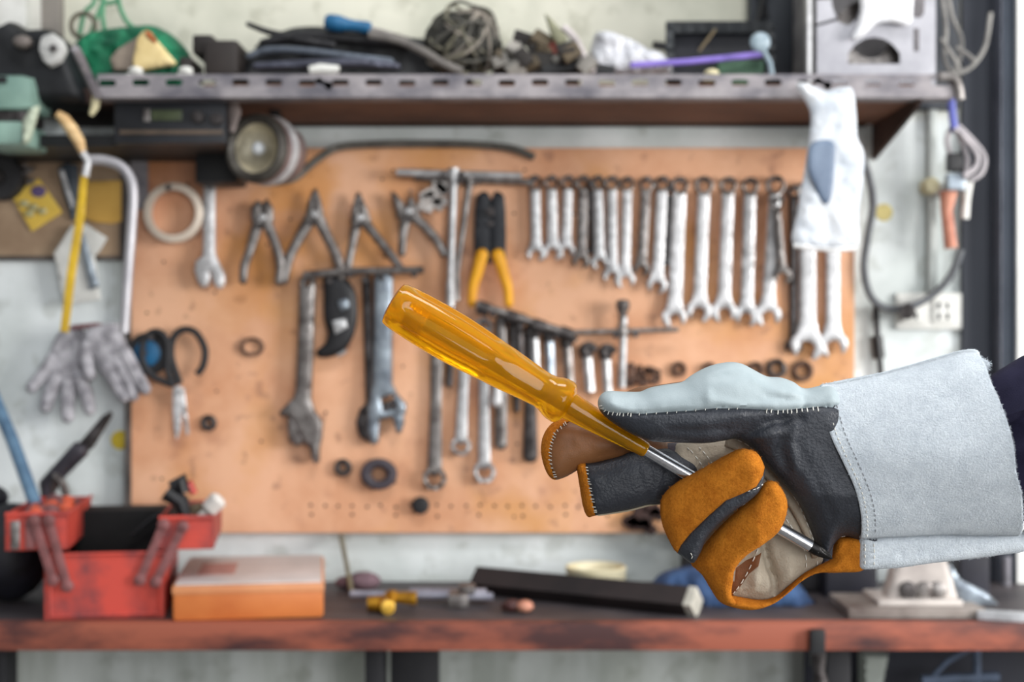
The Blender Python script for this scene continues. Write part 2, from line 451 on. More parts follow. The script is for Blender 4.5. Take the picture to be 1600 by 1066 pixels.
# ================================================================== TOOL BOARD
BF = -0.020                      # front face of the tool board
boardm = mat('orange_plywood', (226, 176, 142), 0.75, 0, (204, 148, 112), 7, bump=0.2, bscale=90, dist=0.0008, thr=(0.38, 0.6), detail=9)
def board_material():
    m = boardm; nt = m.node_tree; N = nt.nodes; L = nt.links; b = N['Principled BSDF']
    src = b.inputs['Base Color'].links[0].from_socket
    tc = [n for n in N if n.type == 'TEX_COORD'][0]
    def layer(src, scale, p0, p1, col, fac, off):
        mp = N.new('ShaderNodeMapping'); mp.inputs['Location'].default_value = off; L.new(tc.outputs['Object'], mp.inputs[0])
        n = N.new('ShaderNodeTexNoise'); n.inputs['Scale'].default_value = scale; n.inputs['Detail'].default_value = 5
        L.new(mp.outputs[0], n.inputs['Vector'])
        r = N.new('ShaderNodeMapRange'); r.inputs[1].default_value = p0; r.inputs[2].default_value = p1; r.inputs[4].default_value = fac
        L.new(n.outputs['Fac'], r.inputs[0])
        x = N.new('ShaderNodeMix'); x.data_type = 'RGBA'; L.new(r.outputs[0], x.inputs[0]); L.new(src, x.inputs[6]); x.inputs[7].default_value = lin(col)
        return x.outputs[2]
    src = layer(src, 5, 0.52, 0.66, (208, 146, 66), 0.55, (3, 0, 1))       # yellow varnish
    src = layer(src, 40, 0.62, 0.70, (140, 100, 82), 0.5, (1, 5, 0))        # grime spots
    src = layer(src, 12, 0.62, 0.72, (150, 100, 80), 0.5, (7, 2, 0))
    # shadow painted into the board colour, darker towards the top left corner
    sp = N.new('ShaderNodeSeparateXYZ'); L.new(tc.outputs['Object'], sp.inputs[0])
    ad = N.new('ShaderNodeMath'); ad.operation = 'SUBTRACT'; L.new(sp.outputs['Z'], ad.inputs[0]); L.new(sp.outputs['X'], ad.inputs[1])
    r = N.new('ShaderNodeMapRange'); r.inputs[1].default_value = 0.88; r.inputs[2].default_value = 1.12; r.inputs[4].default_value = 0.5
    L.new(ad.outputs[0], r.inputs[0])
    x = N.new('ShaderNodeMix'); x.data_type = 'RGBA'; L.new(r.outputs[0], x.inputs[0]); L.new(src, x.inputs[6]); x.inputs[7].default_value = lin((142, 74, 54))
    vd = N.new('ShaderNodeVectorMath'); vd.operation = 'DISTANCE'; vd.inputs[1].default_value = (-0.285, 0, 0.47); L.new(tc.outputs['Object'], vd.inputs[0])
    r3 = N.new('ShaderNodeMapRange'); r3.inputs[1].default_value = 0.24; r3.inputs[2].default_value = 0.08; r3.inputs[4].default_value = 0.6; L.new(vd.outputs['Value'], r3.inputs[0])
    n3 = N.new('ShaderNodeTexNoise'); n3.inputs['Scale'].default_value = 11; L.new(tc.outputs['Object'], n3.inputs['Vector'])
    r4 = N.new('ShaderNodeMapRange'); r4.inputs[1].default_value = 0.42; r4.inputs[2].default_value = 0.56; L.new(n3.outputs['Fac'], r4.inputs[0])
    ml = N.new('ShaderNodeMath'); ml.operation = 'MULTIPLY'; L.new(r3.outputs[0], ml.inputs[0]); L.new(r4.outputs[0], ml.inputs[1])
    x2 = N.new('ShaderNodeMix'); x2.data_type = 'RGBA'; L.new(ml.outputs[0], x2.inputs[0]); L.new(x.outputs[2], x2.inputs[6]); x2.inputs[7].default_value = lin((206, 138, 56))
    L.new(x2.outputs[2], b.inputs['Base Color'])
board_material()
a = W(205, 833, BF); c_ = W(1335, 231, BF)
board = thing('tool_board', 'large orange-brown plywood board on the wall with rows of hanging tools', 'board', ((a.x + c_.x) / 2, 0, a.z))
mb = MB(); mb.box((a.x, BF, a.z), (c_.x, -0.001, c_.z), 0.001); mb.build('panel', boardm, board, smooth=0)
mb = MB(); mb.box((a.x - 0.009, BF - 0.004, a.z), (a.x, 0, c_.z), 0.001)
mb.build('edge_strip', mat('dark_edge_strip', (92, 84, 80), 0.7, 0, (62, 58, 56), 30), board, smooth=0, label='dark strip along the left edge')
mb = MB()
for i in range(34):
    for yy in (791, 806):
        if yy == 806 and i % 3: continue
        x = 486 + i * 22.0 + random.uniform(-2, 2)
        p = W(x, yy + random.uniform(-2, 2), BF - 0.0003); mb.lathe(p, (0, 1, 0), [(0, 0.0026), (0.0008, 0.0026)], 8)
for i in range(46):
    x = random.uniform(225, 1320); y = random.uniform(250, 820)
    p = W(x, y, BF - 0.0003); mb.lathe(p, (0, 1, 0), [(0, 0.0022), (0.0008, 0.0022)], 8)
mb.build('peg_hole', mat('hole_dark', (60, 42, 34), 0.9, 0, (40, 28, 22), 30), board)['kind'] = 'stuff'
NAIL = None
def nail(px, py, ln=0.03, r=0.0022):
    """a nail driven into the board, a part of the board"""
    global NAIL
    mb = MB(); p = W(px, py, BF + 0.002)
    mb.lathe(p, (0, -1, 0), [(0, r), (ln, r), (ln, r * 2.1), (ln + 0.0015, r * 2.1), (ln + 0.0018, 0)], 10)
    return mb.build('nail', steel_dark, board)

# small board at the left
a = W(-60, 401, -0.012); c_ = W(194, 232, -0.012)
lb = thing('plywood_sheet', 'small brown plywood board at the left edge, holding yellow cards', 'board', ((a.x + c_.x) / 2, 0, a.z))
mb = MB(); mb.box((a.x, -0.012, a.z), (c_.x, 0, c_.z), 0.001)
mb.build('panel', mat('brown_plywood', (176, 152, 126), 0.8, 0, (134, 110, 88), 9, detail=8), lb, smooth=0)
mb = MB(); mb.box((c_.x - 0.006, -0.016, a.z), (c_.x + 0.003, 0, c_.z), 0.0008); mb.box((a.x, -0.015, a.z - 0.006), (c_.x, 0, a.z + 0.001), 0.0008)
mb.build('edge_strip', mat('dark_edge_strip', (92, 84, 80)), lb, smooth=0, label='dark edging along the right and bottom')

# ================================================================== SHELF
SY = -0.26; SB = CAMZ + 0.338; ST = SB + 0.020
def shz(y): return py_of(ST, y)
woodb = mat('brown_shelf_wood', (138, 100, 80), 0.8, 0, (98, 70, 58), 5, stretch=(1, 1, 9), thr=(0.3, 0.7))
darkwood = mat('dark_shelf_wood', (70, 48, 40), 0.8, 0, (40, 30, 28), 6)
sh = thing('shelf', 'long brown wooden shelf above the tool board with a slotted steel front edge', 'shelf', (W(800, 0, -0.1).x, 0, SB))
mb = MB(); mb.box((W(350, 0, -0.1).x, SY + 0.02, SB), (W(1440, 0, SY).x, -0.0, ST), 0.001); mb.build('board', woodb, sh, smooth=0)
mb = MB(); mb.box((W(350, 0, 0).x, -0.014, SB - 0.004), (W(1350, 0, 0).x, 0.0, SB), 0.001); mb.build('rear_batten', darkwood, sh, smooth=0, label='dark batten along the wall')
def slotted(x0, x1, ytop, ybot, y, name, par, slots, t=0.003, m=None):
    """slotted steel angle: vertical flange with real slots, and the horizontal flange behind it"""
    holes = [[(sx - 13, sy - 3), (sx - 10, sy - 5), (sx + 10, sy - 5), (sx + 13, sy - 3), (sx + 13, sy + 3), (sx + 10, sy + 5), (sx - 10, sy + 5), (sx - 13, sy + 3)] for sx, sy in slots]
    pf = Puff([rect(x0, ytop, x1, ybot)] + holes, y, t / 2, 1.2, step=12, smooth=False, grid=30)
    mb = pf.emit(MB())
    A = W(x0, ybot, y); B = W(x1, ybot, y)
    mb.box((A.x, y, A.z - 0.001), (B.x, y + 0.035, A.z + 0.002), 0.0006)
    return mb.build(name, m, par, smooth=30)
angm = mat('weathered_angle_steel', (152, 147, 150), 0.6, 0.25, (98, 96, 104), 14, thr=(0.35, 0.6), stretch=(1, 1, 2))
slotted(152, 1492, 116, 152, SY, 'slotted_angle', sh, [(x, 129 if x % 3 else 130) for x in range(168, 1480, 52)], m=angm)
mb = MB()   # end bracket on the right, sloping back to the wall
for (xa, xb) in ((1436, 1448),):
    A = W(xa, 152, SY + 0.004); 
    V = [Vector((A.x, SY + 0.004, SB)), Vector((A.x, 0, SB)), Vector((A.x, 0, SB - 0.055)), Vector((A.x, SY + 0.02, SB - 0.012))]
    V += [v + Vector((0.006, 0, 0)) for v in V]
    mb.add(V, [(0, 1, 2, 3), (7, 6, 5, 4), (0, 4, 5, 1), (1, 5, 6, 2), (2, 6, 7, 3), (3, 7, 4, 0)])
mb.build('bracket', darkwood, sh, smooth=0)
# left stretch of the shelf: a lower dark plank
sl = thing('side_shelf', 'dark lower plank shelf at the left, under the green bag', 'shelf', (W(170, 0, -0.1).x, 0, SB - 0.06))
mb = MB(); A = W(-60, 228, -0.20); mb.box((A.x - 0.1, -0.20, A.z), (W(352, 0, -0.16).x, 0.0, A.z + 0.016), 0.001)
mb.build('board', blackm, sl, smooth=0); SLZ = A.z + 0.016
mb = MB(); A = W(60, 178, -0.18); mb.box((A.x, -0.22, SB - 0.004), (W(352, 0, -0.2).x, 0, ST - 0.002), 0.001)
mb.build('upper_board', darkwood, sl, smooth=0)
A = W(118, 72, -0.30); B_ = W(150, 152, -0.262)
mb = MB(); mb.tube([W(118, 76, -0.36), W(152, 150, -0.264)], 0.007, 4)
mb.build('side_angle', angm, sl, smooth=0, label='steel angle running forward at the corner')
mb = MB(); mb.box((W(184, 0, -0.19).x, -0.022, SLZ - 0.09), (W(196, 0, -0.02).x, 0.0, SLZ - 0.016), 0.001)
mb.build('wall_bracket', angm, sl, smooth=0)

# ================================================================== BENCH
BY = -0.35; BT = CAMZ - 0.372
def bpy_(y): return py_of(BT, y)
bench = thing('workbench', 'long dark-topped workbench with a worn red-brown front edge', 'workbench', (0, -0.18, 0))
mb = MB(); mb.box((-1.0, BY + 0.022, BT - 0.03), (1.0, -0.022, BT), 0.001)
mb.build('top', mat('dark_greasy_top', (80, 74, 76), 0.55, 0, (54, 50, 54), 9, detail=8), bench, smooth=0)
mb = MB(); mb.box((-1.0, BY, BT - 0.036), (1.0, BY + 0.022, BT + 0.001), 0.002)
edgem = mat('worn_red_wood_edge', (156, 86, 66), 0.6, 0, (70, 42, 42), 4.5, stretch=(1, 1, 3), thr=(0.40, 0.58), detail=9)
mb.build('front_edge', edgem, bench, smooth=30)
for (x0, x1, yy) in ((-8, 8, -0.30), (570, 600, -0.30), (610, 684, -0.26), (1292, 1330, -0.30)):
    mb = MB(); A = W(x0, 0, yy); B = W(x1, 0, yy); mb.box((A.x, yy, 0), (B.x, yy + 0.05, BT - 0.031), 0.003)
    mb.build('leg', mat('black_bench_leg', (38, 38, 42), 0.6, 0.2, (24, 24, 28), 10), bench, smooth=30)

# ================================================================== WRENCHES ON THE BOARD
def wrench_poly(p0, p1, w, rr, rj, ang=15, mirror=1, slot=0.46, w2=None):
    e = np.array(p1, float) - np.array(p0, float); Ln = np.linalg.norm(e); e /= Ln; n = np.array([-e[1], e[0]]) * mirror
    c0 = np.array(p0, float); c1 = np.array(p1, float) - e * rj * 0.85
    def at(c, r, th): return tuple(c + (e * math.cos(th) + n * math.sin(th)) * r)
    out = []
    a0 = math.asin(min(0.95, w / rr))
    for k in range(19): out.append(at(c0, rr, a0 + (2 * PI - 2 * a0) * k / 18))
    w2 = w2 or w
    a1 = math.asin(min(0.9, w2 / rj)); an = math.radians(ang); b = math.asin(slot)
    s0 = PI + a1; s1 = 2 * PI + an - b
    # neck flare
    out.append(tuple(c1 - e * rj * 1.55 - n * w2 * 1.02))
    for k in range(11): out.append(at(c1, rj * (1 + 0.10 * math.sin(PI * k / 10)), s0 + 0.25 + (s1 - s0 - 0.25) * k / 10))
    d = e * math.cos(an) + n * math.sin(an); q = -e * math.sin(an) + n * math.cos(an)
    s = slot * rj
    for (t, u) in ((0.9, -1), (0.05, -1), (-0.18, -0.55), (-0.22, 0), (-0.18, 0.55), (0.05, 1), (0.9, 1)): out.append(tuple(c1 + d * t * rj * (0.98) + q * u * s))
    s0 = an + b; s1 = PI - a1 - 0.25
    for k in range(11): out.append(at(c1, rj * (1 + 0.10 * math.sin(PI * k / 10)), s0 + (s1 - s0) * k / 10))
    out.append(tuple(c1 - e * rj * 1.55 + n * w2 * 1.02))
    return out, [(c0[0] + rr * 0.6 * math.cos(2 * PI * k / 12), c0[1] + rr * 0.6 * math.sin(2 * PI * k / 12)) for k in range(12)]

def wrench(p0, p1, w, rr, rj, m, label, y=-0.034, ang=15, mirror=1, group='steel wrenches hanging in the top right row', T=0.0035):
    outl, hole = wrench_poly(p0, p1, w, rr, rj, ang, mirror)
    q = W(p0[0], p1[1], y)
    t = thing('combination_wrench', label, 'wrench', (q.x, y, q.z), group)
    e = Vector((p1[0] - p0[0], p1[1] - p0[1])).normalized()
    # split into ring end, shaft, open jaw by constraint-free face selection
    pf = Puff([outl, hole], y, T, 3.2, step=4, smooth=False, grid=9)
    s = (pf.cen - np.array(p0)) @ np.array([e.x, e.y]); Ln = math.dist(p0, p1)
    a = rr * 1.0; b = Ln - rj * 2.4
    pf.emit(MB(), 0, s <= a).build('ring_end', steel_dark if m is steel_dark else steel_dull, t, smooth=50)
    pf.emit(MB(), 0, (s > a) & (s <= b)).build('shaft', m, t, smooth=50)
    pf.emit(MB(), 0, s > b).build('open_jaw', m, t, smooth=50)
    nail(p0[0], p0[1] - rr * 0.6 + 2, ln=BF - y + 0.012)
    return t
rowg = 'steel wrenches hanging in the top right row'
ordn = ['leftmost', 'second', 'third', 'fourth', 'fifth', 'sixth', 'seventh', 'eighth', 'ninth', 'tenth', 'eleventh', 'twelfth', 'thirteenth', 'fourteenth']
rows = [((836, 286), (838, 407), 8, 12, 14, steel, 1), ((862, 286), (864, 405), 8, 12, 15, steel_bright, 1), ((888, 286), (884, 402), 8, 12, 13, steel_bright, -1),
        ((912, 286), (908, 418), 8, 12, 13, steel_dull, 1), ((934, 286), (937, 420), 8, 12, 13, steel, -1), ((956, 287), (957, 442), 8, 12, 14, steel, 1),
        ((980, 288), (976, 449), 8, 12, 15, steel_bright, -1), ((1010, 288), (1002, 430), 8, 12, 12, steel_dull, 1), ((1035, 288), (1026, 457), 9, 13, 15, steel_bright, 1),
        ((1062, 290), (1053, 510), 11, 14, 18, steel_bright, -1), ((1100, 290), (1092, 501), 10, 15, 19, steel_bright, 1), ((1138, 290), (1130, 502), 10, 14, 19, steel_bright, -1),
        ((1172, 291), (1166, 508), 10, 14, 18, steel, 1), ((1212, 290), (1198, 508), 10, 16, 20, steel_bright, -1)]
desc = ['short steel wrench, leftmost of the top right row, beside the yellow-handled stripper', 'short bright wrench, second from the left of the top right row',
        'short bright wrench, third from the left of the top right row', 'dark dull wrench, fourth from the left of the top right row, hanging a little lower',
        'steel wrench fifth from the left in the top right row, next to the dull one', 'steel wrench sixth from the left in the top right row, jaw below the short ones',
        'slim bright wrench seventh from the left in the top right row', 'dull narrow wrench eighth from the left, half shadowed between two bright ones',
        'bright medium wrench ninth from the left, just left of the first long wrench', 'first long bright wrench of the top right row, its jaw opening to the right',
        'second long wrench of the top right row, beside the first long one', 'third long wrench, middle one of the five long wrenches in the top row',
        'fourth long wrench of the top right row, greyer than its neighbours', 'last long bright wrench of the top row, with a short wrench over it']
for (p0, p1, w_, rr, rj, m_, mi), ds in zip(rows, desc):
    wrench(p0, p1, w_, rr, rj, m_, ds, mirror=mi)
wrench((1214, 318), (1224, 442), 6, 10, 14, steel_dull, 'short dull wrench hanging over the last long wrench of the top row', y=-0.044, mirror=1)
wrench((1262, 300), (1262, 560), 13, 18, 25, steel_bright, 'large bright wrench whose jaw hangs below the clear plastic bag, left of the pair', y=-0.034, group='large wrenches below the plastic bag')
wrench((1302, 300), (1301, 556), 11, 16, 22, steel_bright, 'large slimmer wrench whose jaw hangs below the clear plastic bag, right of the pair', y=-0.034, mirror=-1, group='large wrenches below the plastic bag')
wrench((1240, 300), (1240, 552), 6, 10, 13, steel_dark, 'dark thin wrench hanging just left of the plastic bag', y=-0.028, group='large wrenches below the plastic bag')
wrench((1048, 300), (1042, 425), 5, 9, 10, steel_dark, 'small dark wrench hanging half hidden left of the first long wrench', y=-0.028, mirror=-1)
wrench((924, 292), (926, 406), 5, 9, 10, steel_dark, 'small dark wrench half hidden between the fourth and fifth wrenches', y=-0.027)

# ring spanners hanging in the middle
def ring_spanner(p0, p1, w, r0, r1, m, label, y=-0.032):
    q = W(p1[0], p1[1] + r1, y)
    t = thing('ring_spanner', label, 'wrench', (q.x, y, q.z), 'ring spanners hanging below the screwdriver')
    for c, r in ((p0, r0), (p1, r1)):
        plate('ring_end', [circ(c[0], c[1], r, 20), circ(c[0], c[1], r * 0.58, 16)], y, 0.0065, 3, m, t)
    e = Vector((p1[0] - p0[0], p1[1] - p0[1])).normalized()
    a = Vector(p0) + e * r0 * 0.8; b = Vector(p1) - e * r1 * 0.8
    plate('shaft', stroke([tuple(a), ((a.x + b.x) / 2, (a.y + b.y) / 2), tuple(b)], [w * 1.15, w, w * 1.25], 6), y, 0.004, w * 0.8, m, t)
    nail(p0[0], p0[1] - r0 * 0.5 + 1, ln=0.028)
ring_spanner((684, 500), (679, 748), 9, 16, 19, steel_dull, 'longest grey ring spanner hanging below the screwdriver handle')
ring_spanner((728, 520), (720, 697), 8, 13, 16, steel, 'short bright ring spanner between two longer ring spanners')
ring_spanner((756, 510), (757, 738), 8, 14, 18, steel, 'bright ring spanner with a pale ring, right of the short one')
# small tools partly behind the screwdriver
def bar_tool(name, label, cat, pts, wd, m, y=-0.032, T=0.006, extra=None, hang=None, group=None):
    q = W(pts[-1][0], max(p[1] for p in pts), y)
    t = thing(name, label, cat, (q.x, y, q.z), group)
    plate('shaft', stroke(pts, wd, 5), y, T, min(wd) if isinstance(wd, list) else wd, m, t)
    if extra: extra(t)
    if hang: nail(hang[0], hang[1], ln=-y + BF + 0.012)
    return t
bar_tool('hex_key', 'thin dark hex key hanging left of the short ring spanner', 'hex key', [(703, 490), (703, 560), (702, 600)], 6, steel_dark, hang=(703, 492))
bar_tool('steel_punch', 'thick dark-ended punch hanging to the right of the pale ring spanner', 'punch', [(783, 500), (784, 600), (783, 694)], [9, 9, 10], steel_dull, hang=(783, 503))
bar_tool('nut_driver', 'short nut driver with a bright tip hanging beside the thick punch', 'nut driver', [(778, 545), (777, 600), (776, 628)], [6, 6, 9], steel_bright, y=-0.05, hang=(778, 547))
bar_tool('cold_chisel', 'black cold chisel hanging under the middle of the screwdriver handle', 'chisel', [(828, 515), (829, 620), (829, 712)], [8, 9, 12], steel_dark, hang=(828, 518))
bar_tool('file', 'narrow dark file hanging just left of the black chisel', 'file', [(802, 505), (806, 580), (808, 640)], [8, 7, 5], steel_dark, hang=(802, 508))

# T handled bars at the top, with two long rods
def tbar(label, x0, x1, yb, xr0, xr1, ylow, m, y, r=6, tilt=0):
    q = W(xr1, ylow, y)
    t = thing('t_handle_wrench', label, 'wrench', (q.x, y, q.z), 'long T-handled wrenches')
    mb = MB(); mb.tube([W(x0, yb - tilt, y), W(x1, yb + tilt, y)], mm(r, y), 12); mb.build('cross_bar', m, t)
    mb = MB(); mb.tube([W(xr0, yb, y), W(xr1, ylow - 40, y), W(xr1, ylow - 36, y), W(xr1, ylow, y)], [mm(r + 1, y), mm(r, y), mm(r + 1.5, y), mm(r + 1.5, y)], 12); mb.build('rod', m, t)
    mb = MB(); mb.tube([W(xr0, yb - 9, y), W(xr0, yb + 10, y)], mm(r + 4, y), 12); mb.build('hub', m, t)
    nail(xr0 - 14, yb + 6, 0.04); nail(xr0 + 14, yb + 6, 0.04)
tbar('long steel T-handled wrench with its bar tilted, hanging above the screwdriver', 620, 815, 272, 709, 704, 480, steel, -0.047, 5.5, 3)
tbar('second long T-handled wrench just behind, its rod slanting from the right', 648, 835, 281, 734, 713, 470, steel_dull, -0.036, 5, 4)
# clump of clear plastic clips hanging under the T bar
mb = MB()
for k in range(9):
    c = W(676 + random.uniform(-14, 16), 290 + k * 4.2, -0.034)
    mb.box(c - Vector((0.012, 0.003, 0.007)), c + Vector((0.012, 0.003, 0.007)), 0.002, rot=Matrix.Rotation(random.uniform(-0.9, 0.9), 3, 'Y'))
mb.tube([W(676, 272, -0.036), W(678, 300, -0.036)], 0.002, 8)
tag(mb.build('hanging_tag', mat('pale_clear_plastic', (206, 200, 196), 0.35, 0, (170, 165, 162), 30)), 'crumpled pale plastic tag hanging under the T-handled wrenches', 'tag')

# ================================================================== PLIERS
def pliers(label, hL, hR, jawL, jawR, piv, m, y=-0.036, wj=9, wh=6, hang=None, hm=None):
    wh = wh * 1.2; jawL = [(piv[0] + (a - piv[0]) * 1.3, b) for a, b in jawL]; jawR = [(piv[0] + (a - piv[0]) * 1.3, b) for a, b in jawR]
    yy = max(hL[-1][1], hR[-1][1]); q = W(piv[0], yy, y)
    t = thing('pliers', label, 'pliers', (q.x, y, q.z), 'pliers hanging in a row below the lamp')
    for nm, pts, dy in (('handle', hL, 0.0), ('handle', hR, -0.004)):
        plate(nm, stroke(pts, [wh * 1.25] + [wh] * (len(pts) - 2) + [wh * 0.9], 5), y + dy, 0.0055, wh * 0.8, hm or m, t)
    plate('jaw', jawL, y, 0.005, 4, m, t); plate('jaw', jawR, y - 0.003, 0.005, 4, m, t)
    mb = MB(); p = W(piv[0], piv[1], y - 0.004); mb.lathe(p, (0, -1, 0), [(-0.008, mm(6, y)), (0.005, mm(6, y)), (0.0065, mm(4, y)), (0.0065, 0)], 14)
    mb.build('pivot', steel, t)
    h = hang or (piv[0], piv[1] + 16); nail(h[0], h[1], 0.03)
pliers('dull needle pliers with splayed handles, leftmost in the pliers row', [(404, 346), (391, 390), (382, 415), (380, 438)], [(416, 346), (430, 380), (438, 410), (436, 440)],
       [(397, 346), (396, 325), (404, 312), (410, 318), (410, 352)], [(424, 346), (423, 325), (416, 310), (410, 318), (409, 352)], (410, 340), steel_dull)
pliers('tall dark pliers with the widest open handles, second in the pliers row', [(486, 340), (466, 375), (451, 405), (444, 438)], [(496, 338), (514, 375), (528, 405), (533, 432)],
       [(479, 345), (484, 315), (491, 293), (493, 300), (493, 350)], [(504, 345), (500, 315), (494, 293), (491, 300), (491, 350)], (492, 335), steel_dull, wh=6.5)
pliers('long-nose pliers with a grey triangular head, third in the pliers row', [(558, 345), (551, 380), (545, 410), (543, 428)], [(568, 345), (590, 372), (612, 400), (628, 422)],
       [(551, 348), (553, 325), (559, 299), (563, 306), (563, 352)], [(577, 348), (571, 325), (562, 299), (560, 306), (561, 352)], (563, 340), steel_dull, wh=5.5)
pliers('small end nippers with open beak jaws, last in the pliers row', [(634, 340), (630, 365), (628, 395)], [(645, 338), (662, 352), (680, 372), (694, 396)],
       [(625, 342), (622, 325), (617, 300), (622, 300), (633, 318), (640, 345)], [(654, 340), (650, 325), (638, 296), (643, 297), (636, 318), (632, 345)], (639, 330), steel_dull, wh=6)
# wire stripper with yellow grips
t = thing('wire_stripper', 'flat black wire stripper with yellow plastic handles', 'pliers', tuple(W(768, 478, -0.036)))
bm_ = mat('black_steel_plate', (40, 42, 48), 0.45, 0.3, (28, 30, 34), 30)
plate('blade', [(745, 306), (753, 299), (762, 300), (769, 316), (770, 345), (768.5, 380), (767, 412), (741, 402), (741, 370), (742, 330)], -0.034, 0.0022, 1.5, bm_, t)
plate('blade', [(788, 306), (780, 299), (772, 300), (766, 316), (766, 345), (767, 380), (769, 412), (790, 402), (791, 370), (790, 330)], -0.0388, 0.0022, 1.5, bm_, t)
mb = MB(); mb.lathe(W(767, 331, -0.046), (0, 1, 0), [(0, 0), (0, 0.007), (0.014, 0.007)], 14); mb.build('pivot', steel_dark, t)
plate('grip', stroke([(753, 398), (746, 425), (739, 450), (737, 474)], [10, 9, 8, 7], 5), -0.037, 0.0075, 7, yellow, t)
plate('grip', stroke([(778, 398), (786, 425), (793, 450), (795, 474)], [10, 9, 8, 7], 5), -0.039, 0.0075, 7, yellow, t)
nail(767, 352, 0.03)

# ================================================================== ADJUSTABLE WRENCHES
def adj(label, body, jaw, knurl, hole, m, y=-0.036, hang=None, T=0.0065, cut=None):
    q = W(body[0][0], max(p[1] for p in body), y)
    t = thing('adjustable_wrench', label, 'wrench', (q.x, y, q.z), 'adjustable wrenches')
    polys = [body] + ([hole] if hole else []) + ([cut] if cut else [])
    plate('body', polys, y, T, 5, m, t, smooth=False)
    plate('movable_jaw', jaw, y - 0.001, T * 0.8, 4, m, t, smooth=False)
    mb = MB(); a = W(knurl[0], knurl[1], y - 0.001); b = W(knurl[2], knurl[3], y - 0.001); d = (b - a)
    mb.lathe(a, d, [(0, 0.004)] + [(d.length * (k + 0.5) / 8, 0.0062 if k % 2 else 0.0048) for k in range(8)] + [(d.length, 0.004)], 14)
    mb.build('adjusting_screw', steel_dark, t)
    if hang: nail(hang[0], hang[1], 0.034)
    return t
adj('bright adjustable wrench hanging head down beside the round ring',
    [(318, 284), (322, 280), (332, 280), (337, 284), (337, 395), (340, 404), (352, 430), (352, 444), (346, 452), (338, 450), (333, 440), (330, 425), (318, 432), (306, 418), (304, 410), (316, 400), (317, 392)],
    [(303, 420), (312, 412), (326, 420), (329, 432), (326, 446), (316, 450), (309, 440)], (314, 414, 330, 410), circ(328, 290, 4, 10), steel_bright, hang=(328, 288))
adj('large dark adjustable wrench hanging head down on the left of the board',
    [(468, 436), (474, 430), (488, 430), (494, 437), (490, 560), (487, 622), (492, 640), (505, 660), (504, 684), (500, 700), (500, 722), (492, 726), (486, 716), (484, 700), (470, 690), (452, 650), (440, 652), (436, 644), (458, 622), (462, 610), (466, 520)],
    [(450, 648), (466, 660), (474, 676), (474, 694), (462, 698), (452, 690), (449, 668)], (452, 634, 474, 646), circ(481, 441, 5, 10), steel_dull, hang=(481, 439), T=0.009)
adj('grey adjustable wrench with a square opening in its head, hanging in the middle',
    [(584, 432), (590, 426), (608, 426), (615, 432), (614, 520), (614, 600), (622, 616), (636, 632), (634, 648), (616, 652), (594, 656), (592, 692), (580, 696), (574, 680), (574, 640), (582, 600), (584, 520)],
    [(612, 650), (630, 640), (632, 660), (627, 676), (620, 678), (616, 664)], (600, 636, 618, 628), [(596, 622), (614, 618), (618, 636), (600, 642)], steel_blue, hang=(599, 436), T=0.009)
# the flat spanner next to it
t = adj('worn dark adjustable wrench half hidden behind the grey one', [(566, 440), (570, 430), (578, 430), (580, 440), (584, 560), (583, 690), (574, 692), (560, 678), (556, 660), (562, 640), (572, 630), (569, 540)],
    [(558, 668), (563, 652), (570, 660), (572, 684), (564, 686)], (566, 645, 576, 640), None, steel_dark, y=-0.030, hang=(573, 438), T=0.004)

# bars the big wrenches hang beside
mb = MB(); mb.tube([W(474, 430, -0.05), W(540, 424, -0.05), W(662, 422, -0.05)], mm(6, -0.05), 10)
o = mb.build('steel_rod', steel_dull); tag(o, 'horizontal steel rod laid across the tops of the large adjustable wrenches', 'rod')
for px in (500, 552, 650): nail(px, 431, 0.042)
# black locking tool with rounded handle
t = thing('angle_knife', 'black curved plastic tool hanging right of the large dark wrench', 'tool', tuple(W(520, 560, -0.036)))
plate('body', [(506, 434), (522, 428), (540, 434), (554, 453), (559, 485), (554, 520), (540, 546), (518, 558), (498, 558), (495, 548), (508, 536), (512, 520), (508, 505), (506, 490), (506, 460)], -0.034, 0.009, 12, black, t, smooth=True)
plate('blade', [(518, 502), (540, 497), (543, 512), (524, 522)], -0.046, 0.003, 2, steel, t)
plate('ferrule', [(527, 470), (543, 466), (546, 482), (531, 486)], -0.045, 0.0025, 3, steel_blue, t)
mb = MB(); mb.tube([W(508, 548, -0.034), W(530, 554, -0.034), W(541, 548, -0.034)], 0.0035, 8); mb.build('wire_loop', steel, t)
nail(519, 440, 0.03)

# ================================================================== CENTRE RIGHT SMALL TOOLS
t = thing('socket_bar', 'slanting steel bar with sockets above the screwdriver collar', 'bar', tuple(W(820, 528, -0.04)))
mb = MB(); mb.tube([W(744, 476, -0.045), W(895, 524, -0.045)], mm(7, -0.045), 12); mb.build('bar', steel_dull, t)
for (x, y) in ((755, 482), (800, 496), (842, 510), (884, 522)):
    mb = MB(); mb.tube([W(x - 9, y - 3, -0.05), W(x + 9, y + 3, -0.05)], mm(11, -0.05), 12); mb.build('collar', steel_dark, t)
nail(770, 492, 0.035); nail(870, 524, 0.035)
hk = [(812, 500, 812, 570, 7, steel_dark), (836, 515, 838, 590, 6, steel), (858, 520, 860, 600, 8, steel_blue), (886, 530, 890, 600, 8, steel_dull), (917, 545, 922, 612, 8, steel), (947, 548, 950, 618, 8, steel)]
lab = ['dark key hanging first under the slanting socket bar', 'thin bright key hanging second under the slanting socket bar', 'bluish wide key hanging above the screwdriver collar',
       'grey hooked key hanging at the right end of the slanting bar', 'steel hex key with a dark bent top, left of a matching one', 'steel hex key with a dark bent top, right beside the T-handled socket wrench']
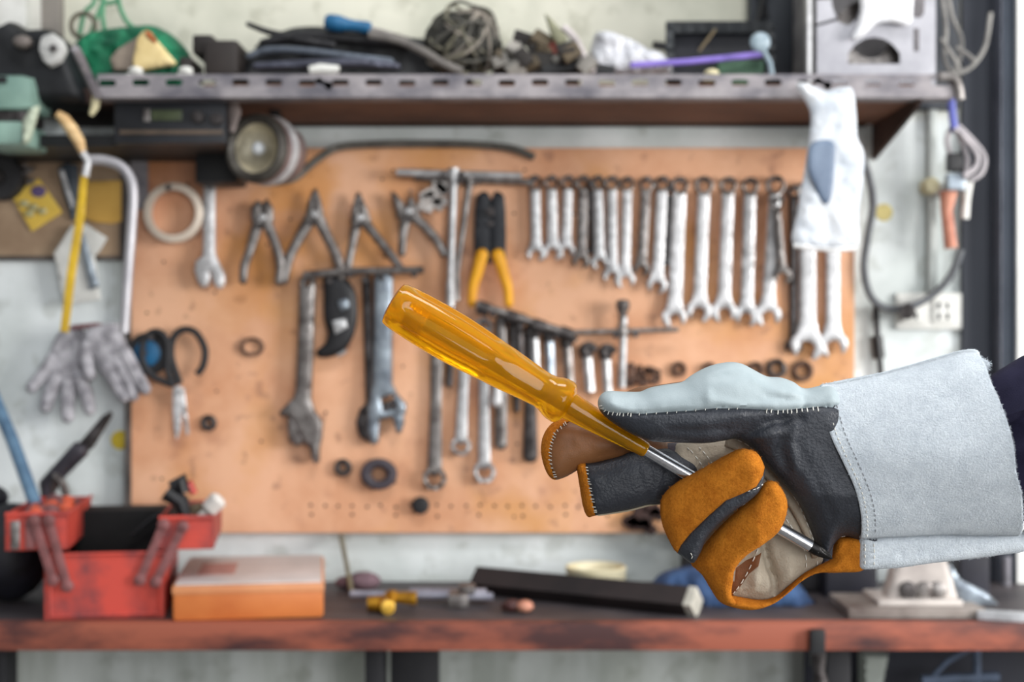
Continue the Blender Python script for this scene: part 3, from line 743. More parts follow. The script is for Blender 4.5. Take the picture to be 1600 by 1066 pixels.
for (x0, y0, x1, y1, r, m_), lb_ in zip(hk, lab):
    t = thing('hex_key', lb_, 'hex key', tuple(W(x1, y1, -0.036)), 'keys hanging right of the handle')
    mb = MB(); mb.tube([W(x0, y0 + 8, -0.036), W(x1, y1, -0.036)], mm(r, -0.036), 6); mb.build('long_arm', m_, t)
    mb = MB(); mb.tube(wline([(x0 + 12, y0 + 4), (x0 + 4, y0 - 4), (x0 - 4, y0), (x0, y0 + 12)], -0.036, 4), mm(r, -0.036), 8); mb.build('bent_top', steel_dark, t)
    nail(x0 + 2, y0 + 10, 0.03)
t = thing('socket_wrench', 'T-handled socket wrench with a knob on top and a thin sliding crossbar', 'wrench', tuple(W(974, 606, -0.045)))
mb = MB(); mb.tube([W(975, 495, -0.045), W(972, 606, -0.045)], mm(6, -0.045), 12); mb.build('shaft', steel, t)
mb = MB(); mb.tube([W(888, 520, -0.045), W(1060, 515, -0.045)], mm(4, -0.045), 10); mb.build('crossbar', steel_dull, t)
mb = MB(); p = W(973, 526, -0.045); mb.lathe(p, (0, 0, 1), [(0, 0.008), (0.004, 0.010), (0.014, 0.0085), (0.02, 0.006), (0.036, 0.0065), (0.042, 0.010), (0.052, 0.011), (0.056, 0.008), (0.057, 0)], 14)
mb.build('knob', steel_dull, t); nail(960, 524, 0.035); nail(990, 523, 0.035)

# rings, nuts and washers pinned to the board
def washer(name, label, cat, cx, cy, r, ri, m, T=0.005, ry=None, y=None):
    y = y if y is not None else BF - T - 0.001
    o = plate(name, [circ(cx, cy, r, 24, ry)] + ([circ(cx, cy, ri, 18, ri * (ry or r) / r)] if ri else []), y, T, min(5, (r - ri) * 0.45), m)
    return tag(o, label, cat, 'rings and washers on the board')
washer('rubber_ring', 'large black rubber ring on the lower middle of the board', 'ring', 592, 741, 29, 12, mat('dark_grey_rubber', (72, 66, 74), 0.6, 0, (52, 48, 54), 40), 0.010, 25)
washer('washer', 'small dark washer on the board below the scissors', 'washer', 326, 661, 13, 4, steel_dark, 0.004)
washer('washer', 'small dark washer left of the large rubber ring', 'washer', 536, 731, 14, 5, steel_dark, 0.005)
washer('rubber_bung', 'small solid black rubber bung under the longest ring spanner', 'bung', 657, 790, 14, 0, rubber, 0.008)
washer('hose_clip', 'rusty open ring on the board left of the large dark wrench', 'ring', 394, 542, 19, 13, rusty, 0.004, 15)
washer('washer', 'small rusty ring just above the gloved thumb', 'washer', 1061, 577, 12, 6, rusty, 0.005)
washer('socket_ring', 'dark ring above the glove, second in the row under the wrenches', 'ring', 1108, 578, 12, 6, rusty, 0.005)
washer('socket_ring', 'dark ring above the glove, third in the row under the wrenches', 'ring', 1180, 578, 13, 6, rusty, 0.006)
washer('socket_ring', 'dark double ring above the cuff, between the glove and the large wrenches', 'ring', 1213, 576, 16, 8, steel_dark, 0.006)
washer('socket_ring', 'largest dark ring, directly under the jaw of the large wrench', 'ring', 1254, 580, 17, 9, rusty, 0.006)
o = MB()
for k in range(16):
    c = W(1003 + random.uniform(-24, 24), 587 + random.uniform(-14, 14), -0.03)
    o.lathe(c, Vector((random.uniform(-1, 1), -1, random.uniform(-1, 1))), [(0, 0.003), (0, 0.007), (0.004, 0.007), (0.004, 0.003)], 12, closed=True)
tag(o.build('wire_cluster', rusty), 'tangle of small rusty rings hanging right of the socket wrench', 'rings', kind='stuff')
o = MB()
for k in range(14):
    c = W(1005 + random.uniform(-24, 24), 812 + random.uniform(-18, 16), -0.03)
    o.box(c - Vector((0.012, 0.006, 0.008)), c + Vector((0.012, 0.006, 0.008)), 0.003, rot=Matrix.Rotation(random.uniform(-1, 1), 3, 'Y'))
tag(o.build('oily_rag', mat('dark_brown_rag', (70, 50, 46), 0.9, 0, (44, 34, 34), 60)), 'dark bundled rag pinned at the bottom edge of the board under the fingers', 'rag')

# ring of tape and its neighbours at the left
t = thing('tape_ring', 'pale open ring hanging at the upper left of the board', 'ring', tuple(W(270, 378, -0.03)))
mb = MB()
prof = [(0, 0), (0.022, 0)]
R0 = mm(43.5, -0.035)
mb.lathe(W(270, 332, -0.044), (0, 1, 0), [(0, R0), (0.0015, R0 + 0.003), (0.022, R0 + 0.003), (0.0225, R0 - 0.006), (0.002, R0 - 0.009), (0, R0 - 0.008)], 48, closed=True)
mb.build('band', mat('pale_ring', (222, 208, 192), 0.4, 0.2, (196, 182, 168), 20), t)
nail(270, 296, 0.028)

# ================================================================== SCISSORS AND TAPE
t = thing('scissors', 'large scissors with black looped handles, blades pointing down', 'scissors', tuple(W(281, 686, -0.036)))
def ringband(pts, wd, y, m, nm, T=0.005):
    out = stroke(pts, wd, 4); return plate(nm, out, y, T, 4, m, t)
C = smooth_poly([(281, 600), (268, 560), (270, 530), (286, 515), (306, 520), (320, 545), (318, 570), (308, 585)], 4, closed=False)
mb = MB(); mb.tube([W(p[0], p[1], -0.036) for p in C], mm(5.5, -0.036), 10); mb.build('handle', rubber, t)
C = smooth_poly([(272, 604), (262, 578), (262, 540), (254, 522), (240, 518), (226, 530), (222, 560), (236, 585), (256, 596), (270, 602)], 4, closed=False)
mb = MB(); mb.tube([W(p[0], p[1], -0.041) for p in C], mm(5, -0.041), 10); mb.build('handle', rubber, t)
plate('blade', [(270, 606), (282, 602), (284, 640), (282, 672), (276, 688), (272, 670), (270, 640)], -0.038, 0.0018, 1.5, steel_bright, t)
plate('blade', [(278, 606), (288, 606), (292, 640), (296, 676), (292, 682), (286, 650), (280, 630)], -0.034, 0.0018, 1.5, steel, t)
mb = MB(); mb.lathe(W(279, 612, -0.044), (0, 1, 0), [(0, 0), (0, 0.005), (0.012, 0.005)], 12); mb.build('pivot', steel, t); nail(244, 528, 0.03)
t = thing('tape_roll', 'black tape roll with a blue core hanging behind the scissors handle', 'tape', tuple(W(231, 592, -0.03)))
mb = MB(); mb.lathe(W(231, 553, -0.034), (0, 1, 0), [(0, 0.012), (0, 0.030), (0.001, 0.033), (0.012, 0.033), (0.012, 0.012)], 30, closed=True)
mb.build('roll', rubber, t)
mb = MB(); mb.lathe(W(230, 552, -0.036), (0, 1, 0), [(0, 0), (0, 0.018), (0.001, 0.020), (0.013, 0.020)], 24); mb.build('core', blue, t, label='blue core'); nail(231, 552, 0.02)

# ================================================================== LEFT EDGE: HACKSAW, CARDS, KNIVES
t = thing('hacksaw', 'hacksaw with a bent pale steel frame, wooden handle and yellow blade', 'saw', tuple(W(150, 520, -0.222)))
mb = MB(); mb.tube(wline([(136, 250), (160, 250), (186, 258), (202, 275), (208, 300), (206, 350), (200, 430), (194, 520)], -0.222, 5), mm(8, -0.222), 12)
mb.build('frame', mat('pale_steel_tube', (186, 184, 188), 0.4, 0.4, (156, 154, 160), 20), t)
plate('blade', [(126, 272), (137, 274), (132, 340), (118, 430), (107, 520), (94, 518), (104, 430), (117, 350)], -0.227, 0.0012, 1, yellowp, t)
C = [(90, 178), (100, 186), (112, 202), (124, 222), (130, 240)]
mb = MB(); mb.tube([W(x, y, -0.227) for x, y in C], [mm(r, -0.227) for r in (6, 9, 10, 9, 5)], 14)
mb.build('handle', mat('pale_wood_handle', (222, 190, 142), 0.55, 0, (190, 152, 104), 20, stretch=(1, 1, 4)), t)
mb = MB(); mb.tube([W(129, 238, -0.227), W(138, 252, -0.225), W(133, 276, -0.227)], mm(6, -0.227), 10); mb.build('blade_clamp', steel_bright, t)
def card(label, poly, m, y=-0.016, extra=None):
    o = plate('product_card', poly, y, 0.0012, 1.5, m); tag(o, label, 'card'); return o
cardm = mat('yellow_card', (232, 200, 92), 0.6, 0, (214, 176, 70), 12)
o = card('yellow blister card with a purple print pinned on the small board', [(18, 306), (60, 278), (98, 332), (50, 362)], cardm)
mb = MB(); c = W(60, 299, -0.018); mb.ball(c, 0.012, 8, sq=(1, 0.15, 0.8)); sub(mb, 'purple_print', mat('purple_print', (110, 92, 140), 0.6), o, label='purple printed patch')
for (x, y) in ((38, 318), (52, 324), (66, 330), (46, 334)):
    mb = MB(); mb.ball(W(x, y, -0.020), 0.008, 7, sq=(1, 0.5, 0.7)); sub(mb, 'screw', mat('pale_screw', (208, 200, 150), 0.4, 0.2), o)
card('plain ochre card with a curved lower edge behind the saw blade', [(134, 284), (190, 282), (190, 346), (176, 350), (150, 348), (132, 342)], mat('ochre_card', (214, 172, 88), 0.7, 0, (196, 152, 72), 10))
t = thing('reel', 'round black reel at the left edge of the small board', 'reel', tuple(W(2, 312, -0.03)))
mb = MB(); mb.lathe(W(-4, 277, -0.045), (0, 1, 0), [(0, 0.012), (0, 0.033), (0.004, 0.034), (0.030, 0.034), (0.030, 0.012)], 30, closed=True); mb.build('rim', rubber, t)
mb = MB(); mb.lathe(W(-4, 277, -0.040), (0, 1, 0), [(0, 0), (0, 0.010), (0.02, 0.012)], 20); mb.build('hub', steel_dark, t)
mb = MB()
for k in range(12):
    c = W(46 + random.uniform(-14, 14), 268 + random.uniform(-12, 14), -0.022)
    mb.tube([c, c + Vector((random.uniform(-0.012, 0.012), -0.004, random.uniform(-0.012, 0.012)))], 0.003, 7)
tag(mb.build('bolt_cluster', steel_dull), 'cluster of small bolts hanging above the yellow blister card', 'bolts', kind='stuff')
t = thing('utility_blade', 'dark wedge-shaped knife sheath with a pale blade on the small board', 'knife', tuple(W(112, 350, -0.02)))
plate('sheath', [(90, 262), (104, 254), (122, 258), (122, 300), (118, 345), (112, 345), (98, 300)], -0.018, 0.004, 3, mat('dark_blue_grey', (74, 84, 94), 0.5, 0, (52, 60, 70), 20), t)
plate('edge_blade', [(92, 266), (99, 264), (116, 318), (112, 328)], -0.024, 0.0012, 1, steel_bright, t)
t = thing('filling_knife', 'broad white plastic filling spatula hanging over the board\'s lower edge', 'spatula', tuple(W(125, 475, -0.03)))
plate('spatula_blade', [(112, 352), (134, 350), (168, 372), (156, 392), (148, 400), (158, 468), (100, 478), (88, 410), (84, 396)], -0.024, 0.0015, 1.5, white, t)
plate('spine', [(122, 370), (132, 366), (156, 448), (140, 454)], -0.029, 0.003, 2.5, steel_blue, t, label='grey metal spine')

# ================================================================== GREY WORK GLOVES AT LEFT
gm = mat('grey_knit', (180, 178, 184), 0.9, 0, (96, 94, 100), 60, bump=0.5, bscale=500, dist=0.0015, thr=(0.3, 0.6))
def flatglove(label, palm, fingers, y):
    q = W(palm[0][0], max(f[-1][1] for f in fingers), y)
    t = thing('knit_glove', label, 'glove', (q.x, y, q.z), 'grey knit gloves at the left')
    plate('palm', palm, y, 0.012, 14, gm, t, smooth=True, nz=0.0015)
    for i, f in enumerate(fingers):
        plate('thumb' if i == 0 else 'finger', stroke(f, [11, 11, 9.5], 5), y - 0.003 - 0.0015 * (i % 2), 0.010, 9, gm, t, nz=0.001)
flatglove('grey knit glove hanging on the left, fingers spread towards the wall', [(92, 520), (112, 512), (132, 518), (130, 560), (128, 596), (110, 606), (84, 600), (72, 585), (78, 550)],
          [[(84, 560), (68, 585), (50, 605)], [(88, 590), (78, 615), (72, 636)], [(108, 596), (106, 625), (106, 652)], [(124, 590), (134, 615), (140, 640)]], -0.034)
flatglove('grey knit glove hanging on the right, partly over the board edge', [(132, 520), (150, 508), (184, 506), (196, 530), (204, 570), (190, 590), (160, 586), (146, 560), (134, 560)],
          [[(138, 540), (136, 565), (140, 586)], [(166, 572), (180, 596), (194, 620)], [(184, 566), (198, 592), (208, 618)], [(194, 550), (210, 580), (226, 608)]], -0.048)
mb = MB(); mb.tube([W(112, 512, -0.04), W(150, 508, -0.05), W(196, 516, -0.05)], 0.004, 8)
tag(mb.build('hanging_wire', mat('dull_red_cord', (150, 104, 108), 0.7)), 'dull red cord the two grey gloves hang on', 'cord')
mb = MB(); p = W(188, 688, 0); mb.lathe(p, (0, -1, 0), [(0, mm(15, 0)), (0.002, mm(14, 0)), (0.003, 0)], 20)
tag(mb.build('round_sticker', mat('yellow_sticker', (240, 210, 60), 0.6)), 'round yellow spot on the white wall beside the board', 'sticker')

t = thing('caulking_gun', 'dark caulking gun leaning up behind the red toolbox', 'tool', tuple(W(75, 775, -0.10)))
plate('barrel', [(62, 752), (118, 690), (140, 696), (136, 712), (96, 752), (80, 780), (66, 782)], -0.10, 0.016, 10, mat('dark_tool_metal', (70, 66, 74), 0.5, 0.3, (44, 42, 48), 30), t)
plate('nozzle', [(122, 694), (160, 650), (174, 642), (176, 650), (146, 700), (136, 706)], -0.10, 0.006, 5, steel_dark, t)
mb = MB(); mb.tube([W(84, 765, -0.11), W(88, 744, -0.12), W(96, 752, -0.12), W(104, 772, -0.11)], 0.006, 8); mb.build('trigger', steel_dull, t)
mb = MB(); mb.tube([W(-14, 610, -0.07), W(20, 690, -0.12), W(56, 790, -0.18)], mm(10, -0.12), 16)
tag(mb.build('blue_pipe', bluepaint), 'light blue pipe leaning into the corner at the left edge', 'pipe')
mb = MB()
for k in range(18):
    c = Vector((W(8, 0, -0.2).x + random.uniform(-0.05, 0.035), -0.17 + random.uniform(-0.06, 0.06), BT + random.uniform(0.012, 0.16)))
    mb.ball(c, random.uniform(0.012, 0.028), 6, sq=(1, 1, 0.8))
mb.ball(Vector((W(10, 0, -0.2).x, -0.18, BT + 0.07)), 0.07, 10, sq=(0.8, 1, 1))
tag(mb.build('black_bag', mat('black_crumpled', (32, 32, 42), 0.6, 0, (14, 14, 18), 30)), 'black crumpled bag in the corner behind the red toolbox', 'bag')



# ================================================================== ON AND UNDER THE SHELF
def on_shelf_y(z, y): return py_of(z, y)
# white power box with large openings
y0 = -0.225
t = thing('power_supply_box', 'white metal box with an arched opening standing at the right end of the shelf', 'box', tuple(Vector((W(1372, 0, y0).x, y0, ST))))
bp = py_of(ST, y0)
whm = mat('white_metal', (180, 180, 187), 0.45, 0.1, (150, 150, 158), 12)
arch = [(1325, 100), (1325, 84), (1336, 70), (1352, 60), (1366, 58), (1382, 61), (1396, 71), (1406, 84), (1406, 100)]
hole1 = [(1298, -30), (1346, -30), (1344, 10), (1338, 30), (1326, 40), (1310, 34), (1300, 10)]
hole2 = [(1422, -30), (1446, -30), (1444, 20), (1438, 28), (1424, 26)]
slot = [(1428, 44), (1436, 44), (1436, 80), (1428, 80)]
plate('front_panel', [rect(1276, -120, 1462, bp)] + [arch, hole1], y0, 0.0015, 1, whm, t, grid=30)
mb = MB(); A = W(1276, bp, y0); B = W(1462, -120, y0)
mb.box((A.x, y0 + 0.002, A.z), (A.x + 0.002, y0 + 0.17, B.z)); mb.box((B.x - 0.002, y0 + 0.002, A.z), (B.x, y0 + 0.17, B.z)); mb.box((A.x + 0.002, y0 + 0.15, A.z), (B.x - 0.002, y0 + 0.152, B.z))
mb.box((A.x + .002, y0 + 0.002, A.z), (B.x - .002, y0 + 0.15, A.z + 0.002))
mb.build('case', mat('grey_inside', (150, 148, 150), 0.5, 0.2, (110, 108, 112), 20), t, smooth=0)
mb = MB(); mb.lathe(Vector(((A.x + B.x) / 2, y0 + 0.03, A.z + 0.075)), (0, 1, 0), [(0, 0.03), (0, 0.055), (0.03, 0.055), (0.03, 0.03)], 30, closed=True)
mb.build('fan_ring', steel_dull, t)
plate('wrapping', [(1340, -60), (1420, -60), (1426, 20), (1418, 40), (1394, 36), (1370, 38), (1346, 58), (1330, 60), (1344, 20)], y0 - 0.012, 0.008, 10, mat('white_film', (240, 240, 242), 0.25, 0, (212, 214, 220), 30, bump=0.6, bscale=60, dist=0.004), t, smooth=True, nz=0.004, label='crumpled white film over the upper front')
for vp in (hole2, slot): plate('vent', vp, y0 - 0.002, 0.0008, 1, mat('vent_grey', (112, 108, 112), 0.6), t)
mb = MB(); A2 = W(1262, bp, y0); mb.box((A2.x, y0, ST), (A2.x + 0.006, y0 + 0.02, ST + 0.3)); mb.build('side_strip', steel_bright, t, smooth=0)

dark_panel = mat('dark_blue_panel', (48, 54, 62), 0.55, 0.1, (32, 36, 44), 8)
mb = MB(); A = W(1172, 140, -0.03); B = W(1500, -160, -0.03); mb.box((A.x, -0.03, ST + 0.001), (B.x, -0.001, B.z), 0.002)
tag(mb.build('wall_panel', dark_panel, smooth=30), 'dark steel panel on the wall behind the white box at the top right', 'panel')
# cables at the right of the white box
mb = MB()
for k, pts in enumerate([[(1478, -40), (1486, 20), (1502, 60), (1500, 90), (1490, 112)], [(1468, -30), (1478, 40), (1476, 90), (1486, 114)], [(1548, 20), (1540, 70), (1524, 98), (1505, 112), (1478, 118)], [(1494, 74), (1510, 84), (1524, 96)], [(1470, 60), (1490, 90), (1500, 110)]]):
    mb.tube(wline(pts, -0.06 - 0.012 * k), 0.0035, 8)
tag(mb.build('cable_bundle', mat('beige_cable', (150, 148, 144), 0.6, 0, (112, 110, 108), 30)), 'loose beige cables looping beside the white box', 'cables')
mb = MB(); mb.tube(wline([(1466, 120), (1488, 122), (1496, 134), (1500, 156)], -0.262), 0.007, 10)
tag(mb.build('hook', steel_dull), 'grey bent hook at the right end of the slotted steel edge', 'hook')

# taped wiring hanging right of the conduit
t = thing('wire_splice', 'tangle of taped grey wires with a copper-coloured lower end hanging beside the dark door', 'wires', tuple(W(1490, 390, -0.05)))
mb = MB(); mb.tube(wline([(1486, 148), (1488, 180), (1492, 206)], -0.06), 0.006, 10); mb.build('blue_tie', mat('blue_violet_tape', (98, 106, 190), 0.5), t, label='blue-violet tie at the top')
mb = MB()
for k, pts in enumerate([[(1490, 196), (1480, 215), (1484, 240), (1496, 256)], [(1496, 196), (1520, 220), (1538, 245), (1534, 270), (1516, 282)], [(1492, 200), (1504, 225), (1512, 250), (1508, 280)], [(1498, 205), (1526, 240), (1524, 262), (1506, 275)]]):
    mb.tube(wline(pts, -0.05 - 0.01 * k), 0.0042, 8)
mb.build('wire', mat('grey_pink_wire', (190, 184, 188), 0.5, 0, (150, 146, 150), 30), t)
mb = MB(); c = W(1492, 254, -0.06); mb.box(c - Vector((0.012, 0.01, 0.014)), c + Vector((0.010, 0.01, 0.014)), 0.003); mb.build('connector', black, t)
mb = MB(); c = W(1490, 284, -0.06); mb.box(c - Vector((0.012, 0.01, 0.014)), c + Vector((0.016, 0.01, 0.012)), 0.004); mb.build('connector', steel_blue, t)
mb = MB(); c = W(1480, 300, -0.06); mb.tube([W(1482, 300, -0.05), W(1479, 330, -0.05), W(1486, 388, -0.05)], [0.014, 0.009, 0.010], 12); mb.build('sleeve', pinkish, t, label='copper-coloured wrapped end')
mb = MB(); mb.tube([W(1511, 282, -0.05), W(1510, 312, -0.05), W(1508, 342, -0.05)], [0.010, 0.006, 0.006], 10); mb.build('plug', white, t)
t = thing('lamp_socket', 'small cream lamp socket on the white wall left of the taped wires', 'socket', tuple(W(1458, 306, -0.02)))
mb = MB(); mb.lathe(W(1449, 293, 0), (0, -1, 0), [(0, 0.013), (0.02, 0.014), (0.03, 0.010), (0.031, 0)], 18); mb.build('cap', cream, t)
mb = MB(); c = W(1468, 297, -0.012); mb.box(c - Vector((0.012, 0.012, 0.010)), c + Vector((0.012, 0.01, 0.010)), 0.003); mb.build('body', white, t)

# cable loop down to the socket
mb = MB(); mb.tube(wline([(1340, 232), (1356, 270), (1364, 320), (1356, 370), (1350, 420), (1360, 462), (1384, 482), (1420, 480), (1456, 462), (1486, 430), (1502, 390)], [-0.04, -0.035, -0.03, -0.03, -0.03, -0.03, -0.03, -0.035, -0.03, -0.03, -0.04]), mm(6, -0.03), 10)
tag(mb.build('power_cable', greycable), 'thick grey cable looping from the plastic bag down across the wall socket', 'cable')
mb = MB(); mb.tube(wline([(1368, 478), (1370, 510), (1372, 540), (1376, 580), (1380, 640)], -0.012), [0.005] * 0 or mm(5, 0), 10)
mb.tube([W(1370, 525, -0.012), W(1374, 560, -0.012)], mm(9, 0), 10)
tag(mb.build('thin_cable', black), 'dark cable hanging straight down beside the right edge of the board', 'cable')
t = thing('wall_socket', 'white double electrical socket plate on the wall above the cuff', 'socket', tuple(W(1450, 515, -0.01)))
mb = MB(); A = W(1398, 515, 0); B = W(1504, 458, 0); mb.box((A.x, -0.010, A.z), (B.x, -0.001, B.z), 0.004); mb.build('plate', white, t)
for cx in (1424, 1474):
    mb = MB(); A = W(cx - 17, 505, -0.010); B = W(cx + 17, 468, -0.010); mb.box((A.x, -0.014, A.z), (B.x, -0.010, B.z), 0.002); r = mb.build('outlet', white, t)
    mb = MB()
    for dx in (-7, 7):
        for dy in (-8, 8):
            c = W(cx + dx, 486 + dy, -0.0145); mb.box(c - Vector((0.002, 0.0007, 0.005)), c + Vector((0.002, 0.0007, 0.005)))
    sub(mb, 'slots', black, r, smooth=0)
mb = MB(); mb.tube([W(1418, 487, -0.014), W(1418, 487, -0.05)], 0.012, 12); 
tag(mb.build('plug', steel_dark), 'dark plug in the left outlet of the wall socket', 'plug')
mb = MB(); mb.lathe(W(1381, 332, 0), (0, -1, 0), [(0, mm(14, 0)), (0.001, mm(13, 0)), (0.0015, 0)], 20)
tag(mb.build('round_sticker', mat('pale_yellow_spot', (226, 210, 140), 0.7)), 'faint yellow round spot on the wall right of the plastic bag', 'sticker')

# clear plastic bag hanging from the shelf over the large wrenches
bagm = mat('clear_film', (240, 243, 247), 0.2, 0, (214, 222, 232), 24, bump=0.8, bscale=28, dist=0.006, trans=0.22, ior=1.25)
t = thing('plastic_bag', 'clear plastic bag hanging from the slotted shelf edge over the large wrenches', 'bag', tuple(W(1292, 385, -0.06)))
plate('film', [(1244, 134), (1258, 130), (1290, 142), (1312, 136), (1332, 140), (1338, 180), (1340, 215), (1350, 240), (1348, 290), (1342, 330), (1340, 386), (1300, 390), (1240, 383), (1246, 330), (1256, 270), (1266, 200), (1264, 170)], -0.282, 0.010, 24, bagm, t, smooth=True, nz=0.006, nscale=0.04, label='loose crumpled white film')
mb = MB(); mb.tube([W(1240, 384, -0.284), W(1270, 388, -0.29), W(1300, 391, -0.29), W(1338, 388, -0.284)], 0.003, 8); mb.build('hem', mat('white_hem', (240, 240, 240), 0.4), t)
plate('dark_sleeve', [(1268, 224), (1302, 222), (1304, 262), (1298, 310), (1286, 318), (1272, 290), (1262, 262)], -0.2945, 0.0035, 8, mat('slate_card', (112, 128, 150), 0.4, 0, (80, 96, 120), 20), t, smooth=True, label='slate blue print on the left half')

# ---- things lying on the shelf, left to right
mb = MB(); pxbox(mb, -30, -60, 40, 44, -0.10, 0.08, 0.003)
wb = mb.build('white_box', white, smooth=30); tag(wb, 'white box in the top left corner above the dark clutter', 'box')
t = thing('dark_machine', 'black machine with a pale grey octagonal knob in the top left corner', 'machine', tuple(Vector((W(60, 0, -0.2).x, -0.2, ST))))
plate('body', [(-40, 60), (10, 48), (30, 38), (50, 52), (90, 50), (110, 70), (128, 110), (146, 152), (148, 170), (40, 170), (-40, 120)], -0.19, 0.05, 12, blackm, t, nz=0.002)
pf = [(66, 58), (84, 52), (100, 64), (106, 80), (96, 98), (80, 106), (68, 96), (62, 78)]
plate('knob', pf, -0.255, 0.010, 4, mat('pale_grey_plastic', (190, 190, 188), 0.5, 0, (164, 164, 162), 20), t)
mb = MB(); mb.lathe(W(84, 76, -0.268), (0, -1, 0), [(0, 0.005), (0.004, 0.005), (0.005, 0)], 12); mb.build('screw', steel_dark, t)
plate('grey_part', circ(36, 66, 15, 12, 11), -0.25, 0.012, 6, mat('grey_metal_part', (112, 104, 100), 0.6), t)
mintm = mat('mint_green_paint', (142, 172, 160), 0.5, 0, (112, 142, 132), 12)
t = thing('mint_machine', 'mint green machine housing at the left edge below the black machine', 'machine', tuple(W(20, 226, -0.22)))
mb = MB(); pxbox(mb, -40, 113, 52, 174, -0.26, 0.10, 0.022); mb.build('housing', mintm, t)
mb = MB(); pxbox(mb, -40, 188, 36, 226, -0.27, 0.11, 0.010); mb.build('base', mintm, t)
mb = MB(); pxbox(mb, -40, 172, 40, 190, -0.25, 0.08, 0.002); mb.build('joint', steel_dark, t)
mb = MB(); pxbox(mb, -40, 119, 10, 129, -0.262, 0.003, 0.001); mb.build('vent', black, t)
plate('nose', [(36, 190), (50, 168), (62, 165), (58, 182), (46, 222), (36, 226)], -0.275, 0.008, 3, mat('pale_green', (196, 206, 184), 0.5), t)

gn = mat('green_net', (22, 122, 84), 0.7, 0, (10, 78, 56), 30, bump=0.7, bscale=160, dist=0.003)
t = thing('green_net_bag', 'green net bag hung by its cords and lying on the shelf', 'bag', tuple(Vector((W(210, 0, -0.15).x, -0.15, ST))))
plate('sack', [(122, 70), (140, 56), (170, 48), (205, 44), (240, 42), (262, 50), (280, 64), (296, 84), (300, 104), (280, 150), (150, 150), (132, 120), (118, 90)], -0.16, 0.05, 30, gn, t, smooth=True, nz=0.012, nscale=0.05)
for pts in ([(160, -40), (162, 0), (160, 24), (164, 50)], [(130, -40), (148, 0), (132, 20), (124, 56)], [(184, -30), (186, 6), (198, 34), (214, 46)], [(150, -10), (166, 4), (176, 4), (186, 0)], [(162, 0), (150, 30), (140, 58)]):
    mb = MB(); mb.tube(wline(pts, -0.15), 0.0035, 8); mb.build('cord', mat('pale_green_cord', (92, 150, 116), 0.7, 0, (60, 120, 88), 30), t)
mb = MB(); C = circ(130, 40, 19, 24); mb.tube([W(x, y, -0.19) for x, y in C + C[:1]], 0.0035, 8)
tag(mb.build('wire_ring', mat('brown_wire', (96, 90, 76), 0.6)), 'thin brown wire ring standing in front of the green net bag', 'ring')
t = thing('parcel', 'cream and brown folded package leaning against the green net bag', 'package', tuple(Vector((W(220, 0, -0.2).x, -0.22, ST))))
plate('side', [(172, 92), (186, 76), (216, 58), (224, 48), (216, 104), (200, 112), (178, 112)], -0.225, 0.008, 4, mat('grey_brown_card', (150, 138, 124), 0.7, 0, (120, 108, 98), 20), t)
plate('front', [(216, 60), (226, 48), (240, 56), (262, 82), (276, 98), (272, 102), (214, 112), (208, 100)], -0.232, 0.010, 4, mat('cream_wrap', (226, 206, 154), 0.6, 0, (200, 176, 120), 16), t)
plate('stripe', [(226, 46), (236, 50), (246, 64), (242, 68), (230, 58)], -0.243, 0.002, 2, mat('orange_print', (196, 110, 60), 0.6), t)
# small white pieces on the shelf's front edge
for (x, y, lb_) in ((212, 110, 'small white plastic scrap on the shelf edge under the cream package'), (290, 110, 'small white cap on the shelf edge right of the cream package'), (1112, 114, 'small cream lump on the shelf edge under the purple stick')):
    mb = MB(); c = W(x, y, -0.24); mb.ball(c, 0.008, 8, sq=(1.3, 1, 0.7)); mb.box(c + Vector((-0.012, -0.004, -0.012)), c + Vector((0.012, 0.01, -0.004)), 0.002)
    tag(mb.build('plastic_scrap', white if x < 1000 else cream), lb_, 'scrap')
mb = MB(); mb.box(W(280, 116, -0.23), W(318, 106, -0.15), 0.002); mb.box(W(318, 116, -0.22), W(392, 84, -0.12), 0.006); mb.box(W(300, 84, -0.2), W(350, 72, -0.12), 0.004)
tag(mb.build('dark_case', mat('brown_black_case', (44, 38, 36), 0.6, 0, (30, 26, 26), 10)), 'low brown-black case on the shelf right of the green net bag', 'case')

# pile of flat black tools
def lay(name, label, cat, poly, y, T, m, R=4, smooth=False, nz=0, group=None):
    o = plate(name, poly, y, T, R, m, smooth=smooth, nz=nz); return tag(o, label, cat, group)
lay('black_bundle', 'pile of flat black straps heaped in the middle of the shelf', 'bundle', [(400, 150), (398, 84), (420, 62), (470, 44), (540, 46), (590, 50), (640, 60), (700, 70), (716, 100), (720, 150)], -0.13, 0.035, blackm, 14, True, 0.006)
lay('black_rod', 'thin black rod sticking up to the left out of the pile', 'rod', stroke([(388, 38), (420, 50), (470, 62), (520, 70)], [4, 5, 7, 6], 5), -0.18, 0.006, black, 4)
lay('black_strap', 'flat black strap across the top of the pile', 'strap', stroke([(410, 66), (470, 56), (560, 60), (640, 68)], [5, 8, 9, 8], 5), -0.18, 0.006, black, 5)
lay('grey_pipe', 'dull grey-blue metal strip lying at the front of the pile', 'strip', stroke([(388, 88), (420, 78), (480, 80), (560, 90), (610, 96)], [5, 6, 6, 6, 6], 5), -0.205, 0.006, mat('blue_grey_metal', (104, 112, 124), 0.4, 0.4, (70, 76, 86), 20), 5)
lay('grey_strip', 'flat grey metal strip lying lowest on the shelf front', 'strip', stroke([(400, 104), (480, 100), (560, 98), (620, 104)], [6, 7, 7, 6], 5), -0.215, 0.008, mat('blue_grey_metal2', (88, 90, 104), 0.45, 0.4, (60, 62, 74), 20), 5)
t = thing('hand_tool', 'small tool with a blue plastic handle lying on top of the black pile', 'tool', tuple(W(545, 56, -0.2)))
